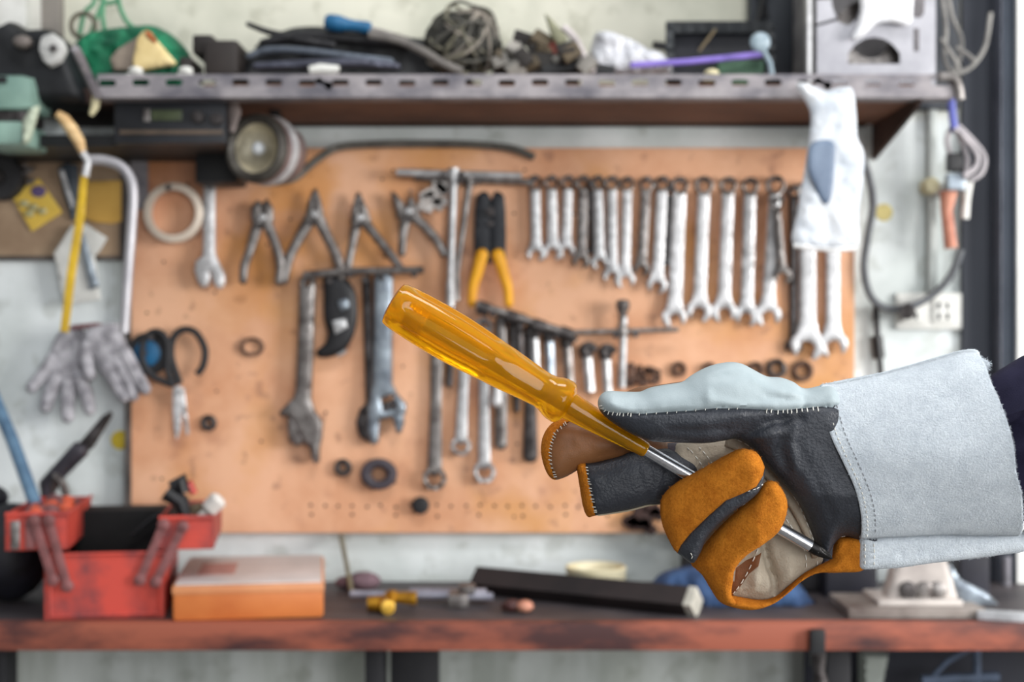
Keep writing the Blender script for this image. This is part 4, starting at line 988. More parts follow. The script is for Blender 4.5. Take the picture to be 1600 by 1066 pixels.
mb = MB(); a_ = W(508, 34, -0.19); b_2 = W(580, 44, -0.19); mb.lathe(a_, b_2 - a_, [(0, 0), (0, 0.009), (0.006, 0.012), (0.02, 0.012), (0.032, 0.009), (0.042, 0.008), (0.058, 0.009), (0.066, 0.008), (0.067, 0)], 14); mb.build('handle', blue, t)
mb = MB(); mb.tube([b_2 - Vector((0.002, 0, 0)), W(640, 62, -0.17)], 0.0035, 8); mb.build('shank', steel_dull, t)
mb = MB(); mb.tube([W(484, 110, -0.235), W(500, 107, -0.235), W(530, 108, -0.235)], [0.006, 0.007, 0.005], 10); mb.box(W(488, 116, -0.235), W(528, 109, -0.22), 0.002)
tag(mb.build('white_clip', white), 'small white clip lying on the shelf edge in front of the pile', 'clip')
mb = MB(); mb.tube(wline([(576, 54), (620, 62), (660, 80), (690, 98), (722, 112)], -0.21), 0.0065, 10)
tag(mb.build('hose', mat('grey_brown_hose', (112, 108, 104), 0.6, 0, (84, 80, 78), 30)), 'grey hose arching from the black pile down to the shelf edge', 'hose')
# ball of tangled wire
t = thing('wire_coil', 'large tangled ball of grey-brown wire on the shelf', 'coil', tuple(Vector((W(720, 0, -0.16).x, -0.16, ST))))
mb = MB(); c = W(722, 68, -0.16); mb.ball(c, mm(54, -0.16), 12, sq=(1.12, 0.9, 0.95)); mb.build('core', mat('coil_core', (58, 56, 50), 0.8, 0, (34, 34, 32), 40, bump=1, bscale=80, dist=0.01), t)
rc = random.Random(3)
for k in range(40):
    r = mm(rc.uniform(48, 62), -0.16); ax = Vector((rc.uniform(-1, 1), rc.uniform(-1, 1), rc.uniform(-1, 1))).normalized()
    a_ = ax.orthogonal().normalized(); b_2 = ax.cross(a_); off = ax * rc.uniform(-0.02, 0.02)
    st = rc.uniform(0, 2 * PI); ln = rc.uniform(2.2, 5.5)
    pts = [c + off + (a_ * math.cos(st + ln * i / 18) + b_2 * math.sin(st + ln * i / 18) * 0.9) * r * (1 + 0.06 * math.sin(i)) for i in range(19)]
    pts = [Vector((p.x, min(p.y, -0.03), max(p.z, ST + 0.004))) for p in pts]
    mb = MB(); mb.tube(pts, 0.0024, 6)
    mb.build('wire_turn', mat(('coil_wire', 'coil_wire2', 'coil_wire3')[k % 3], ((124, 120, 104), (86, 84, 78), (150, 142, 132))[k % 3], 0.6, 0.1), t)
rb = random.Random(5)
t = thing('parts_heap', 'heap of small brown and grey scrap parts right of the wire ball', 'scrap', tuple(Vector((W(820, 0, -0.18).x, -0.18, ST))))
mb = MB()
for k in range(34):
    x = rb.uniform(780, 920); hgt = 1 - abs(x - 840) / 110
    c = W(x, rb.uniform(112, 118 - 74 * max(0.1, hgt)), rb.uniform(-0.22, -0.12)); s_ = rb.uniform(0.006, 0.014)
    mb.box(c - Vector((s_, s_, s_ * 0.7)), c + Vector((s_, s_, s_ * 0.7)), 0.002, m=rb.choice([0, 0, 1, 2, 2, 3]), rot=Matrix.Rotation(rb.uniform(-1, 1), 3, 'Y') @ Matrix.Rotation(rb.uniform(-1, 1), 3, 'X'))
heapmats = [mat('heap_brown', (96, 84, 66), 0.7), mat('heap_dark', (50, 46, 44), 0.7), mat('heap_grey', (150, 146, 140), 0.6), mat('heap_red', (150, 76, 66), 0.6)]
mb.build('scrap_piece', heapmats, t)['kind'] = 'stuff'
mb = MB(); mb.ball(W(838, 118, -0.16), 0.05, 10, sq=(1.3, 0.7, 0.7)); mb.build('underlying_pile', heapmats[1], t)
lay('scraper', 'grey-green pointed metal scraper standing up out of the scrap heap', 'scraper', [(850, 20), (858, 26), (882, 52), (888, 62), (872, 72), (862, 60)], -0.17, 0.004, mat('grey_green_metal', (150, 150, 124), 0.5, 0.2), 3)
mb = MB(); mb.tube(wline([(880, 42), (898, 60), (908, 80), (920, 104), (930, 112)], -0.20), [0.005] * 0 or 0.0055, 10)
tag(mb.build('curved_rod', mat('pale_pink_rod', (204, 196, 196), 0.5)), 'pale curved rod leaning out of the scrap heap towards the plastic sheet', 'rod')
mb = MB(); mb.tube([W(848, 110, -0.2), W(905, 103, -0.2), W(960, 112, -0.2)], 0.008, 8, flat=0.6)
tag(mb.build('dark_tool', blackm), 'low dark tool lying in front of the scrap heap', 'tool')
lay('plastic_sheet', 'crumpled clear plastic sheet on the shelf right of the curved rod', 'plastic sheet', [(930, 118), (926, 60), (940, 52), (965, 56), (990, 66), (1010, 78), (1030, 84), (1046, 100), (1040, 118)], -0.14, 0.035, mat('cloudy_film', (214, 216, 222), 0.25, 0, (170, 172, 180), 40, bump=0.9, bscale=60, dist=0.01), 12, True, 0.012)
t = thing('black_tray', 'black plastic tray on edge at the back of the shelf', 'tray', tuple(Vector((W(1120, 0, -0.09).x, -0.09, ST))))
mb = MB(); pxbox(mb, 1044, 38, 1206, 140, -0.10, 0.02, 0.004); mb.build('panel', mat('black_navy', (24, 26, 38), 0.5, 0, (14, 16, 26), 20), t)
plate('rim', [rect(1040, 34, 1210, 128), rect(1052, 52, 1198, 116)], -0.115, 0.012, 3, mat('dark_grey_rim', (52, 56, 60), 0.5), t, grid=20)
mb = MB(); mb.tube([W(1022, 70, -0.12), W(1044, 74, -0.11)], 0.006, 8); mb.build('handle', black, t)
mb = MB(); mb.tube([W(1118, 46, -0.135), W(1092, 80, -0.14)], 0.002, 8)
tag(mb.build('thin_wire', mat('tan_wire', (128, 112, 84), 0.6)), 'thin tan wire crossing the front of the black tray', 'wire')
mb = MB(); mb.tube([W(985, 102, -0.22), W(1080, 96, -0.20), W(1190, 85, -0.18)], 0.0045, 10)
tag(mb.build('purple_stick', mat('purple_stick', (132, 112, 196), 0.5, 0, (110, 92, 176), 30)), 'long purple plastic stick lying in front of the black tray', 'stick')
mb = MB(); pxbox(mb, 1122, 94, 1194, 135, -0.17, 0.08, 0.003)
tag(mb.build('green_box', mat('dark_green_box', (66, 100, 78), 0.6, 0, (46, 76, 58), 20)), 'small dark green box under the right end of the purple stick', 'box')
t = thing('measuring_scoop', 'clear round-headed plastic scoop standing at the end of the purple stick', 'scoop', tuple(W(1205, 118, -0.22)))
sc_m = mat('clear_blue_plastic', (190, 208, 218), 0.2, 0, (160, 180, 194), 20, trans=0.4)
mb = MB(); mb.ball(W(1188, 66, -0.22), mm(16, -0.2), 10, sq=(1, 0.5, 1)); mb.build('bowl', sc_m, t)
mb = MB(); mb.tube([W(1192, 78, -0.22), W(1203, 98, -0.22), W(1207, 122, -0.22)], 0.004, 8); mb.build('stem', sc_m, t)
mb = MB(); mb.tube([W(1198, 30, -0.05), W(1186, -40, -0.05)], 0.004, 8); mb.tube([W(1180, 60, -0.05), W(1200, -30, -0.05)], 0.005, 8)
tag(mb.build('black_cable', black), 'black cable running up behind the black tray', 'cable')

# radio under the left end of the shelf
t = thing('car_radio', 'black car radio with a small display hung under the left end of the shelf', 'radio', tuple(W(270, 226, -0.2)))
mb = MB(); pxbox(mb, 178, 158, 352, 224, -0.225, 0.13, 0.003); mb.build('case', mat('black_radio', (36, 38, 44), 0.45, 0, (24, 26, 30), 14), t)
mb = MB(); pxbox(mb, 236, 172, 284, 188, -0.2275, 0.003, 0.001); mb.build('display', mat('olive_display', (78, 88, 62), 0.3), t)
mb = MB(); pxbox(mb, 224, 170, 234, 190, -0.229, 0.004, 0.001); mb.build('button', steel_dull, t)
for x in (310, 340):
    mb = MB(); mb.lathe(W(x, 184 + (x - 310) * 0.1, -0.225), (0, -1, 0), [(0, 0.009), (0.010, 0.008), (0.011, 0)], 16); mb.build('knob', steel_dark, t)
mb = MB(); pxbox(mb, 186, 203, 348, 210, -0.228, 0.003, 0.001); mb.build('trim', mat('brown_trim', (92, 78, 66), 0.5), t)
mb = MB(); mb.tube([W(362, 150, -0.2), W(366, 176, -0.21), W(362, 206, -0.22)], [0.006, 0.010, 0.004], 8, flat=0.4)
tag(mb.build('metal_bracket', mat('grey_pink_metal', (140, 128, 124), 0.5, 0.3)), 'small grey bracket between the radio and the round lamp', 'bracket')
mb = MB(); mb.tube([W(150, 152, -0.23), W(148, 168, -0.23), W(142, 180, -0.23)], [0.006, 0.006, 0.003], 8)
tag(mb.build('tan_tag', cream), 'small tan tag hanging under the corner of the shelf', 'tag')

# round work lamp with its cable
t = thing('work_lamp', 'round work lamp with a metal reflector hanging under the shelf', 'lamp', tuple(W(420, 290, -0.16)))
c = W(407, 233, -0.19)
AX = Vector((-0.38, -1, 0.0)).normalized()
mb = MB(); mb.lathe(c + AX * 0.010, -AX, [(0, 0.041), (-0.003, 0.044), (0.002, 0.049), (0.012, 0.050), (0.018, 0.047), (0.045, 0.045), (0.070, 0.042), (0.085, 0.03), (0.09, 0.0)], 36, open0=True)
mb.build('housing', mat('dull_lamp_shell', (150, 130, 128), 0.4, 0.4, (104, 88, 88), 20), t)
mb = MB(); mb.lathe(c + AX * 0.012, -AX, [(-0.002, 0.036), (-0.006, 0.042), (-0.002, 0.049), (0.004, 0.050), (0.003, 0.036)], 36, closed=True); mb.build('rim', mat('dark_lamp_rim', (96, 92, 86), 0.4, 0.5, (64, 60, 56), 30), t)
mb = MB(); mb.lathe(c - AX * 0.010, -AX, [(0, 0.0500), (0.012, 0.0510), (0.014, 0.0480), (-0.001, 0.0470)], 36, closed=True); mb.build('band', steel_bright, t, label='bright band round the housing')
mb = MB(); mb.lathe(c + AX * 0.010, -AX, [(0, 0.037), (0.010, 0.032), (0.020, 0.024), (0.026, 0.012), (0.027, 0.0)], 36, open0=True); mb.build('reflector', mat('lamp_reflector', (226, 218, 196), 0.35, 0.5, (170, 162, 142), 30, bump=0.3), t)
mb = MB(); mb.ball(c + AX * 0.006, 0.010, 10); mb.build('bulb', mat('bulb_glass', (236, 240, 244), 0.12), t)
mb = MB(); mb.tube([c - AX * 0.05, c - AX * 0.05 + Vector((0.0, 0, 0.05)), W(420, 160, -0.13)], 0.008, 8); mb.build('stem', steel_dark, t)
mb = MB(); pxbox(mb, 304, 224, 372, 286, -0.10, 0.075, 0.006); mb.build('black_box', blackm, t, label='black box behind the lamp')  # black box filling the dark patch behind the lamp
mb = MB(); mb.tube(wline([(432, 284), (460, 278), (492, 252), (524, 232), (570, 226), (660, 224), (740, 226), (800, 232), (835, 246)], [-0.14, -0.11, -0.08, -0.045, -0.04, -0.035, -0.03, -0.03, -0.028]), mm(6, -0.05), 10)
tag(mb.build('lamp_cable', mat('grey_brown_cable', (98, 94, 88), 0.6, 0, (72, 70, 66), 30)), 'grey cable running from the round lamp along the top edge of the board', 'cable')

# ================================================================== ON THE BENCH
# cantilever toolbox, seen end on
tb = thing('toolbox', 'open red metal cantilever toolbox with worn paint on the bench', 'toolbox', (W(163, 0, -0.3).x, -0.24, BT))
def openbox(x0, x1, y0_, y1_, z0, z1, t_=0.0015):
    m_ = MB()
    m_.box((x0, y0_, z0), (x1, y1_, z0 + t_)); m_.box((x0, y0_, z0), (x1, y0_ + t_, z1)); m_.box((x0, y1_ - t_, z0), (x1, y1_, z1))
    m_.box((x0, y0_, z0), (x0 + t_, y1_, z1)); m_.box((x1 - t_, y0_, z0), (x1, y1_, z1)); return m_
yf = -0.325
A = W(72, 972, yf); B = W(255, 866, yf)
mb = openbox(A.x, B.x, yf, -0.11, BT + 0.0005, B.z); 
mb.tube([Vector((A.x, yf - 0.001, B.z)), Vector((B.x, yf - 0.001, B.z))], 0.0025, 8)
mb.tube([Vector((A.x + 0.008, yf - 0.001, BT + 0.006)), Vector((B.x - 0.008, yf - 0.001, BT + 0.006))], 0.002, 6)
for x_ in (A.x + 0.008, B.x - 0.008): mb.tube([Vector((x_, yf - 0.001, BT + 0.006)), Vector((x_, yf - 0.001, B.z - 0.03))], 0.002, 6)
mb.build('body', red, tb, smooth=30)
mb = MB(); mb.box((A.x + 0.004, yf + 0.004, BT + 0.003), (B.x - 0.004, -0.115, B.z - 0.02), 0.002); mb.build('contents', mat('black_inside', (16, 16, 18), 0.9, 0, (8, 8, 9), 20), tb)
# trays
C = W(14, 858, yf); D = W(108, 802, yf)
mb = openbox(C.x, D.x, yf, -0.11, C.z, D.z); mb.tube([Vector((C.x, yf, D.z)), Vector((D.x, yf, D.z))], 0.003, 8)
mb.tube([Vector((D.x, yf, D.z)), Vector((D.x, -0.11, D.z))], 0.0025, 8); mb.build('tray', red, tb, smooth=30)
mb = MB(); mb.box((C.x + 0.003, yf + 0.01, C.z + 0.002), (D.x - 0.003, -0.12, D.z - 0.012), 0.002)
rt = random.Random(2)
for k in range(16):
    p = Vector((rt.uniform(C.x + 0.014, D.x - 0.014), rt.uniform(yf + 0.03, -0.14), D.z - 0.006)); mb.ball(p, rt.uniform(0.008, 0.014), 6, m=rt.choice([0, 0, 1]))
mb.build('tray_contents', [red_old, mat('orange_red_plastic', (214, 92, 60), 0.5)], tb)
E = W(246, 862, yf); F_ = W(330, 812, yf)
mb = openbox(E.x, F_.x, yf, -0.11, E.z, F_.z); mb.tube([Vector((E.x, yf, F_.z)), Vector((F_.x, yf, F_.z))], 0.0035, 8); mb.build('tray', red, tb, smooth=30)
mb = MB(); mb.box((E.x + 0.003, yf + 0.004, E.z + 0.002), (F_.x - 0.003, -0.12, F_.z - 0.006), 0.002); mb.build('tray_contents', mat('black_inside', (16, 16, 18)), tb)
for (x0, y0_, x1, y1_) in ((56, 812, 84, 905), (78, 812, 106, 915), (252, 822, 216, 908), (282, 826, 240, 912)):
    mb = MB(); a_ = W(x0, y0_, yf - 0.006); b_2 = W(x1, y1_, yf - 0.006)
    mb.tube([a_, b_2], 0.0065, 6, flat=0.35)
    for p in (a_, b_2): mb.lathe(p + Vector((0, 0.005, 0)), (0, -1, 0), [(0, 0.008), (0.008, 0.008), (0.010, 0.004), (0.010, 0)], 12)
    mb.build('link_arm', red_old, tb)
for x in (28, 50):
    mb = MB(); pxbox(mb, x - 7, 812, x + 7, 856, yf - 0.004, 0.003, 0.001); mb.build('latch', steel_dull if x < 40 else red_old, tb)
mb = MB(); mb.box((A.x + 0.02, -0.19, BT + 0.02), (B.x - 0.004, -0.12, C.z + 0.035), 0.003); mb.build('shade_block', MATS['black_inside'], tb, label='black block standing in for shade at the back')  # black block added to darken the shaded back of the toolbox
tb.rotation_euler.z = 0.15; tb.location.x -= 0.013
# tools in the right tray
t = thing('pliers', 'pliers with red and black grips sticking out of the toolbox\'s right tray', 'pliers', tuple(W(290, 812, -0.29)))
mb = MB(); mb.tube([W(292, 815, -0.28), W(284, 785, -0.28), W(262, 768, -0.28)], [0.007, 0.011, 0.014], 10); mb.tube([W(270, 762, -0.285), W(284, 752, -0.285), W(288, 770, -0.285)], [0.010, 0.012, 0.008], 10); mb.build('grip', black, t)
mb = MB(); mb.tube([W(280, 762, -0.275), W(296, 758, -0.275), W(304, 772, -0.275)], [0.006, 0.008, 0.005], 10); mb.build('grip', red, t, label='red grip')
mb = MB(); mb.tube([W(284, 800, -0.27), W(290, 815, -0.27)], 0.009, 8); mb.build('jaw', steel_dull, t)
mb = MB(); a_ = W(322, 800, -0.27); b_2 = W(344, 778, -0.27); mb.lathe(a_, b_2 - a_, [(0, 0.007), (0.006, 0.012), (0.024, 0.013), (0.028, 0.008), (0.028, 0)], 14)
mb.tube([W(306, 815, -0.27), a_], 0.006, 10)
tag(mb.build('white_cap_bottle', mat('white_matte', (236, 230, 224), 0.4)), 'white cap sticking up from the toolbox\'s right tray', 'cap')
mb = MB(); mb.tube([W(296, 820, -0.25), W(304, 795, -0.25), W(316, 790, -0.25)], [0.010, 0.010, 0.006], 10); mb.tube([W(318, 812, -0.25), W(314, 790, -0.25)], 0.008, 8)
tag(mb.build('small_tool', mat('olive_brown', (128, 112, 90), 0.5, 0.2)), 'small olive-brown tool between the pliers and the white cap', 'tool')
mb = MB(); mb.tube([W(262, 798, -0.2), W(236, 812, -0.2), W(205, 838, -0.2)], 0.0035, 8)
tag(mb.build('dark_rod', blackm), 'thin dark rod leaning from the toolbox body to the right tray', 'rod')

# orange tin with pale lid
yf = -0.33
t = thing('storage_tin', 'orange metal tin with a pale grey lid beside the red toolbox', 'tin', (W(384, 0, yf).x, -0.21, BT))
A = W(267, 975, yf); B = W(500, 914, yf)
tinm = mat('orange_tin', (206, 124, 66), 0.4, 0, (188, 104, 52), 10)
mb = MB(); mb.box((A.x, yf, BT + 0.0005), (B.x, -0.09, B.z), 0.006); mb.build('body', tinm, t)
mb = MB(); mb.box((A.x - 0.001, yf - 0.0015, B.z - 0.012), (B.x + 0.001, -0.089, B.z), 0.003); mb.build('lid_rim', mat('light_orange_tin', (212, 146, 100), 0.4, 0, (196, 126, 84), 10), t, label='lighter orange rim')
mb = MB(); mb.box((A.x + 0.003, yf + 0.003, B.z), (B.x - 0.003, -0.094, B.z + 0.003), 0.002); mb.build('lid', mat('pale_lid', (206, 198, 196), 0.35, 0, (182, 176, 174), 12), t, label='pale grey top')
mb = MB(); p = W(330, 0, -0.2); mb.box((p.x, -0.26, B.z + 0.003), (p.x + 0.05, -0.16, B.z + 0.0034)); mb.build('print', mat('faded_red_print', (196, 140, 132), 0.5), t, smooth=0, label='faded red print on the lid')
t.rotation_euler.z = 0.134; t.location.x -= 0.012

def onb(x, y, rz=0): return Vector((W(x, 0, y).x, y, BT))
mb = MB(); z = BT + 0.012; mb.tube([Vector((W(548, 0, -0.2).x, -0.2, z)), Vector((W(770, 0, -0.22).x, -0.22, z))], 0.006, 12); mb.tube([Vector((W(640, 0, -0.2).x, -0.2, z)), Vector((W(760, 0, -0.205).x, -0.205, z))], 0.009, 12)
tag(mb.build('steel_pipe', mat('violet_steel', (172, 172, 186), 0.35, 0.5, (136, 136, 150), 20)), 'thin pale steel pipe lying across the back of the bench top', 'pipe')
mb = MB(); mb.box((W(700, 0, -0.24).x, -0.25, BT + 0.0005), (W(732, 0, -0.24).x, -0.20, BT + 0.02), 0.003); mb.box((W(716, 0, -0.24).x, -0.23, BT + 0.018), (W(742, 0, -0.24).x, -0.2, BT + 0.028), 0.003)
tag(mb.build('steel_block', steel_dull), 'small grey steel block under the end of the pale pipe', 'block')
t = thing('brass_tap', 'small brass tap fitting lying on the bench right of the orange tin', 'tap', tuple(onb(610, -0.26)))
brass = mat('brass', (206, 150, 40), 0.35, 0.6, (140, 96, 28), 50)
z = BT + 0.011; X = lambda px: W(px, 0, -0.26).x
mb = MB(); mb.tube([Vector((X(576), -0.27, z)), Vector((X(600), -0.27, z)), Vector((X(606), -0.285, z))], [0.010, 0.012, 0.009], 12); mb.build('body', brass, t)
mb = MB(); mb.tube([Vector((X(600), -0.25, z + 0.006)), Vector((X(650), -0.25, z + 0.004))], [0.007, 0.010], 10); mb.tube([Vector((X(612), -0.255, z)), Vector((X(612), -0.255, z + 0.016))], 0.006, 8); mb.build('lever', brass, t)
mb = MB(); mb.lathe(Vector((X(606), -0.285, z)), (0.3, -1, 0), [(0, 0.009), (0.012, 0.010), (0.013, 0.006)], 12); mb.build('outlet', mat('pale_brass', (226, 178, 70), 0.35, 0.5), t)
mb = MB(); mb.tube([Vector((W(550, 0, -0.15).x, -0.15, BT + 0.004)), W(533, 838, -0.02)], 0.0035, 8)
tag(mb.build('thin_stick', mat('olive_stick', (122, 116, 94), 0.6)), 'thin stick leaning against the wall behind the brass tap', 'stick')
mb = MB(); p = onb(568, -0.10); mb.ball(p + Vector((0, 0, 0.014)), 0.022, 8, sq=(1.2, 0.9, 0.62)); mb.ball(p + Vector((-0.025, 0.01, 0.010)), 0.016, 8, sq=(1.2, 0.9, 0.6))
tag(mb.build('rag', mat('dull_purple_cloth', (120, 96, 104), 0.9, 0, (92, 74, 82), 40)), 'small dull purple rag at the foot of the thin stick', 'rag')
mb = MB(); X = lambda px: W(px, 0, -0.27).x
mb.ball(Vector((X(800), -0.27, BT + 0.009)), 0.011, 8, sq=(1.2, 1, 0.75)); mb.ball(Vector((X(820), -0.275, BT + 0.009)), 0.011, 8, m=1, sq=(1.1, 1, 0.75)); mb.tube([Vector((X(786), -0.26, BT + 0.006)), Vector((X(800), -0.27, BT + 0.009))], 0.005, 8)
tag(mb.build('small_fitting', [mat('dark_red_brown', (84, 50, 48), 0.5), pinkish]), 'small dark and copper-coloured fitting on the bench in front of the long black bar', 'fitting')
mb = MB(); p = onb(931, -0.10); mb.lathe(p + Vector((0, 0, 0.0005)), (0, 0, 1), [(0, 0.038), (0.004, 0.043), (0.030, 0.045), (0.034, 0.046), (0.036, 0.044), (0.033, 0.042), (0.008, 0.040), (0.004, 0.0)], 32)
tag(mb.build('cream_dish', mat('cream_dish', (224, 216, 186), 0.4, 0, (202, 192, 156), 20)), 'round cream dish on the bench behind the long black bar', 'dish')
t = thing('long_bar', 'long black square bar with a pale cut end lying across the bench', 'bar', tuple(onb(930, -0.22)))
a_ = Vector((W(745, 0, -0.12).x, -0.12, BT + 0.017)); b_2 = Vector((W(1076, 0, -0.29).x, -0.29, BT + 0.017)); d = (b_2 - a_).normalized()
mb = MB(); mb.tube([a_, b_2], 0.022, 4); o = mb.build('bar', mat('black_square_bar', (46, 38, 38), 0.6, 0, (28, 24, 26), 12), t, smooth=0)
mb = MB(); mb.tube([b_2 + d * 0.0005, b_2 + d * 0.012], 0.0222, 4); mb.build('end_cap', mat('pale_end', (206, 202, 190), 0.6), t, smooth=0, label='pale end')
bm2 = mat('blue_cloth', (60, 88, 128), 0.9, 0, (30, 46, 78), 20, bump=0.6, bscale=60, dist=0.006)
pf_ = Puff([(1014, 946), (1024, 905), (1060, 888), (1110, 884), (1170, 890), (1230, 900), (1262, 930), (1270, 958), (1190, 968), (1080, 966)], -0.19, 0.04, 30, step=6, yoff=None, nz=0.014, nscale=0.04)
mb = pf_.emit(MB()); mb.v = [Vector((v.x, v.y, max(v.z, BT + 0.0005))) for v in mb.v]
tag(mb.build('blue_cloth', bm2, smooth=180), 'crumpled blue cloth on the bench beneath the gloved fingers', 'cloth')
mb = MB(); p = onb(1180, -0.08); mb.box(p + Vector((-0.11, -0.02, 0.0005)), p + Vector((0.10, 0.03, 0.10)), 0.01)
mb.box(p + Vector((-0.08, -0.04, 0.0005)), p + Vector((0.14, -0.02, 0.05)), 0.01)
tag(mb.build('black_crate', mat('black_crate', (34, 32, 36), 0.7, 0, (18, 18, 22), 20)), 'black box on the bench against the wall behind the blue cloth', 'box')
# pale machine stand at the right
t = thing('machine_stand', 'pale grey cast metal stand on wooden blocks under the cuff', 'stand', tuple(onb(1430, -0.26)))
yf = -0.30
castm = mat('pale_cast_metal', (206, 198, 192), 0.5, 0.1, (168, 160, 156), 20)
plate('column', [(1398, 850), (1468, 850), (1484, 900), (1496, 942), (1376, 942), (1388, 900)], yf + 0.04, 0.02, 6, castm, t)
mb = MB(); pxbox(mb, 1372, 938, 1506, 950, yf, 0.09, 0.004); mb.build('foot', castm, t)
for x in (1418, 1444, 1464):
    mb = MB(); p = W(x, 922, yf + 0.020); mb.lathe(p, (0, -1, 0), [(0, 0.012), (0.006, 0.012), (0.008, 0.008), (0.008, 0)], 14); mb.build('bolt', steel_dark if x == 1418 else steel_dull, t)
mb = MB(); A = W(1480, 930, yf + 0.03)
plate('side_arm', [(1474, 890), (1484, 880), (1500, 905), (1540, 925), (1560, 945), (1500, 946)], yf + 0.04, 0.01, 4, steel_blue, t)
mb = MB(); A = W(1326, 972, -0.32); B = W(1540, 951, -0.32); mb.box((A.x, -0.32, BT + 0.0005), (B.x, -0.20, B.z), 0.002)
tag(mb.build('wooden_block', mat('dark_end_block', (150, 142, 136), 0.7, 0, (84, 72, 68), 9)), 'flat weathered wooden block under the pale machine stand', 'block')
mb = MB(); A = W(1528, 970, -0.33); mb.box((A.x, -0.345, BT + 0.0005), (A.x + 0.10, -0.325, BT + 0.012), 0.002, rot=Matrix.Rotation(-0.35, 3, 'Z'))
tag(mb.build('steel_strip', mat('white_strip', (206, 208, 212), 0.5)), 'pale flat strip at the right end of the bench edge', 'strip')
mb = MB(); pxbox(mb, 1290, 850, 1372, 962, -0.16, 0.08, 0.006)
tag(mb.build('navy_case', mat('navy_case', (40, 40, 52), 0.6, 0, (26, 26, 36), 12)), 'dark case on the bench left of the pale machine stand', 'case')
mb = MB(); pxbox(mb, 1500, 860, 1548, 950, -0.14, 0.07, 0.006)
tag(mb.build('navy_case', mat('navy_case', (40, 40, 52))), 'dark case on the bench right of the pale machine stand', 'case')
# clamp on the front edge
t = thing('bench_clamp', 'dark iron clamp hooked on the bench\'s front edge with its screw hanging down', 'clamp', (W(1275, 0, BY).x, BY - 0.01, BT - 0.09))
mb = MB(); A = W(1266, 1024, BY - 0.012); B = W(1290, 990, BY - 0.012); mb.box((A.x, BY - 0.014, BT - 0.055), (B.x, BY - 0.001, BT - 0.006), 0.003); mb.build('frame', blackm, t)
mb = MB(); mb.tube([W(1278, 1020, BY - 0.01), W(1280, 1050, BY - 0.01), W(1282, 1064, BY - 0.01), W(1282, 1090, BY - 0.01)], [0.011, 0.007, 0.010, 0.010], 12); mb.build('screw', steel_dark, t)
# under the bench at the right: dark recess with pipes
mb = MB(); mb.box((W(1294, 0, -0.22).x, -0.06, 0.001), (0.95, -0.051, BT - 0.04), 0.001)
tag(mb.build('dark_board', mat('dark_under_panel', (36, 38, 50), 0.7, 0, (24, 26, 36), 6), smooth=30), 'dark panel standing under the right end of the bench', 'panel')
mb = MB(); mb.tube([W(1392, 1018, -0.12), W(1376, 1120, -0.12)], 0.0, 4)
o = plate('stone_wedge', [(1342, 1016), (1386, 1016), (1372, 1090), (1350, 1400), (1342, 1400)], -0.12, 0.02, 3, mat('pale_stone', (160, 166, 160), 0.8, 0, (130, 136, 132), 10))
tag(o, 'pale grey wedge-shaped slab under the bench right of the clamp', 'slab')
mb = MB(); mb.tube([W(1436, 1080, -0.15), W(1480, 1034, -0.15), W(1526, 1008, -0.15)], 0.004, 8); mb.tube([W(1526, 1010, -0.15), W(1530, 1300, -0.15)], 0.006, 8); mb.tube([W(1440, 1064, -0.15), W(1560, 1058, -0.15)], 0.008, 8)
tag(mb.build('pipe_frame', mat('blue_grey_pipe', (92, 106, 130), 0.5, 0.2)), 'thin blue-grey pipe frame under the right end of the bench', 'frame')
mb = MB(); mb.tube([W(1573, 870, -0.06), W(1573, 952, -0.06)], 0.006, 10)
tag(mb.build('grey_pipe', mat('grey_pipe_paint', (136, 134, 142), 0.5, 0.2)), 'short grey upright pipe at the right end of the bench beside the dark case', 'pipe')

# ================================================================== THE GLOVED HAND AND THE SCREWDRIVER
Y0 = CAMY + HAND_D
def leather(name, c, c2, rough=0.5, scale=60, bs=900, bump=0.35, dist=0.0006, sheen=0):
    return mat(name, c, rough, 0, c2, scale, bump, bs, dist, sheen=sheen, thr=(0.3, 0.7), spec=0.35)
def suede(name, c, c2):
    m = bpy.data.materials.new(name); m.use_nodes = True; nt = m.node_tree; N = nt.nodes; L = nt.links; b = N['Principled BSDF']
    b.inputs['Roughness'].default_value = 0.95; b.inputs['Specular IOR Level'].default_value = 0.12; b.inputs['Sheen Weight'].default_value = 0.15
    b.inputs['Sheen Tint'].default_value = lin(c)
    tc = N.new('ShaderNodeTexCoord')
    def nz(s, d): 
        n = N.new('ShaderNodeTexNoise'); n.inputs['Scale'].default_value = s; n.inputs['Detail'].default_value = d; n.inputs['Roughness'].default_value = 0.7
        L.new(tc.outputs['Object'], n.inputs['Vector']); return n.outputs['Fac']
    a = nz(650, 5); bb = nz(90, 5)
    ad = N.new('ShaderNodeMath'); ad.operation = 'ADD'; L.new(a, ad.inputs[0]); L.new(bb, ad.inputs[1])
    r = N.new('ShaderNodeValToRGB'); r.color_ramp.elements[0].position = 0.37; r.color_ramp.elements[1].position = 0.60
    hf = N.new('ShaderNodeMath'); hf.operation = 'MULTIPLY'; hf.inputs[1].default_value = 0.5; L.new(ad.outputs[0], hf.inputs[0]); L.new(hf.outputs[0], r.inputs[0])
    r.color_ramp.elements[0].color = lin(c2); r.color_ramp.elements[1].color = lin(c); L.new(r.outputs[0], b.inputs['Base Color'])
    bp = N.new('ShaderNodeBump'); bp.inputs['Strength'].default_value = 1.0; bp.inputs['Distance'].default_value = 0.0014
    L.new(nz(750, 5), bp.inputs['Height']); L.new(bp.outputs[0], b.inputs['Normal'])
    return m
L_black = leather('black_grain_leather', (60, 63, 70), (42, 44, 50), 0.42, 25, 560, 0.7, 0.0011)
L_grey = leather('grey_grain_leather', (168, 180, 184), (148, 161, 166), 0.5, 18, 1200, 0.3, 0.0005)
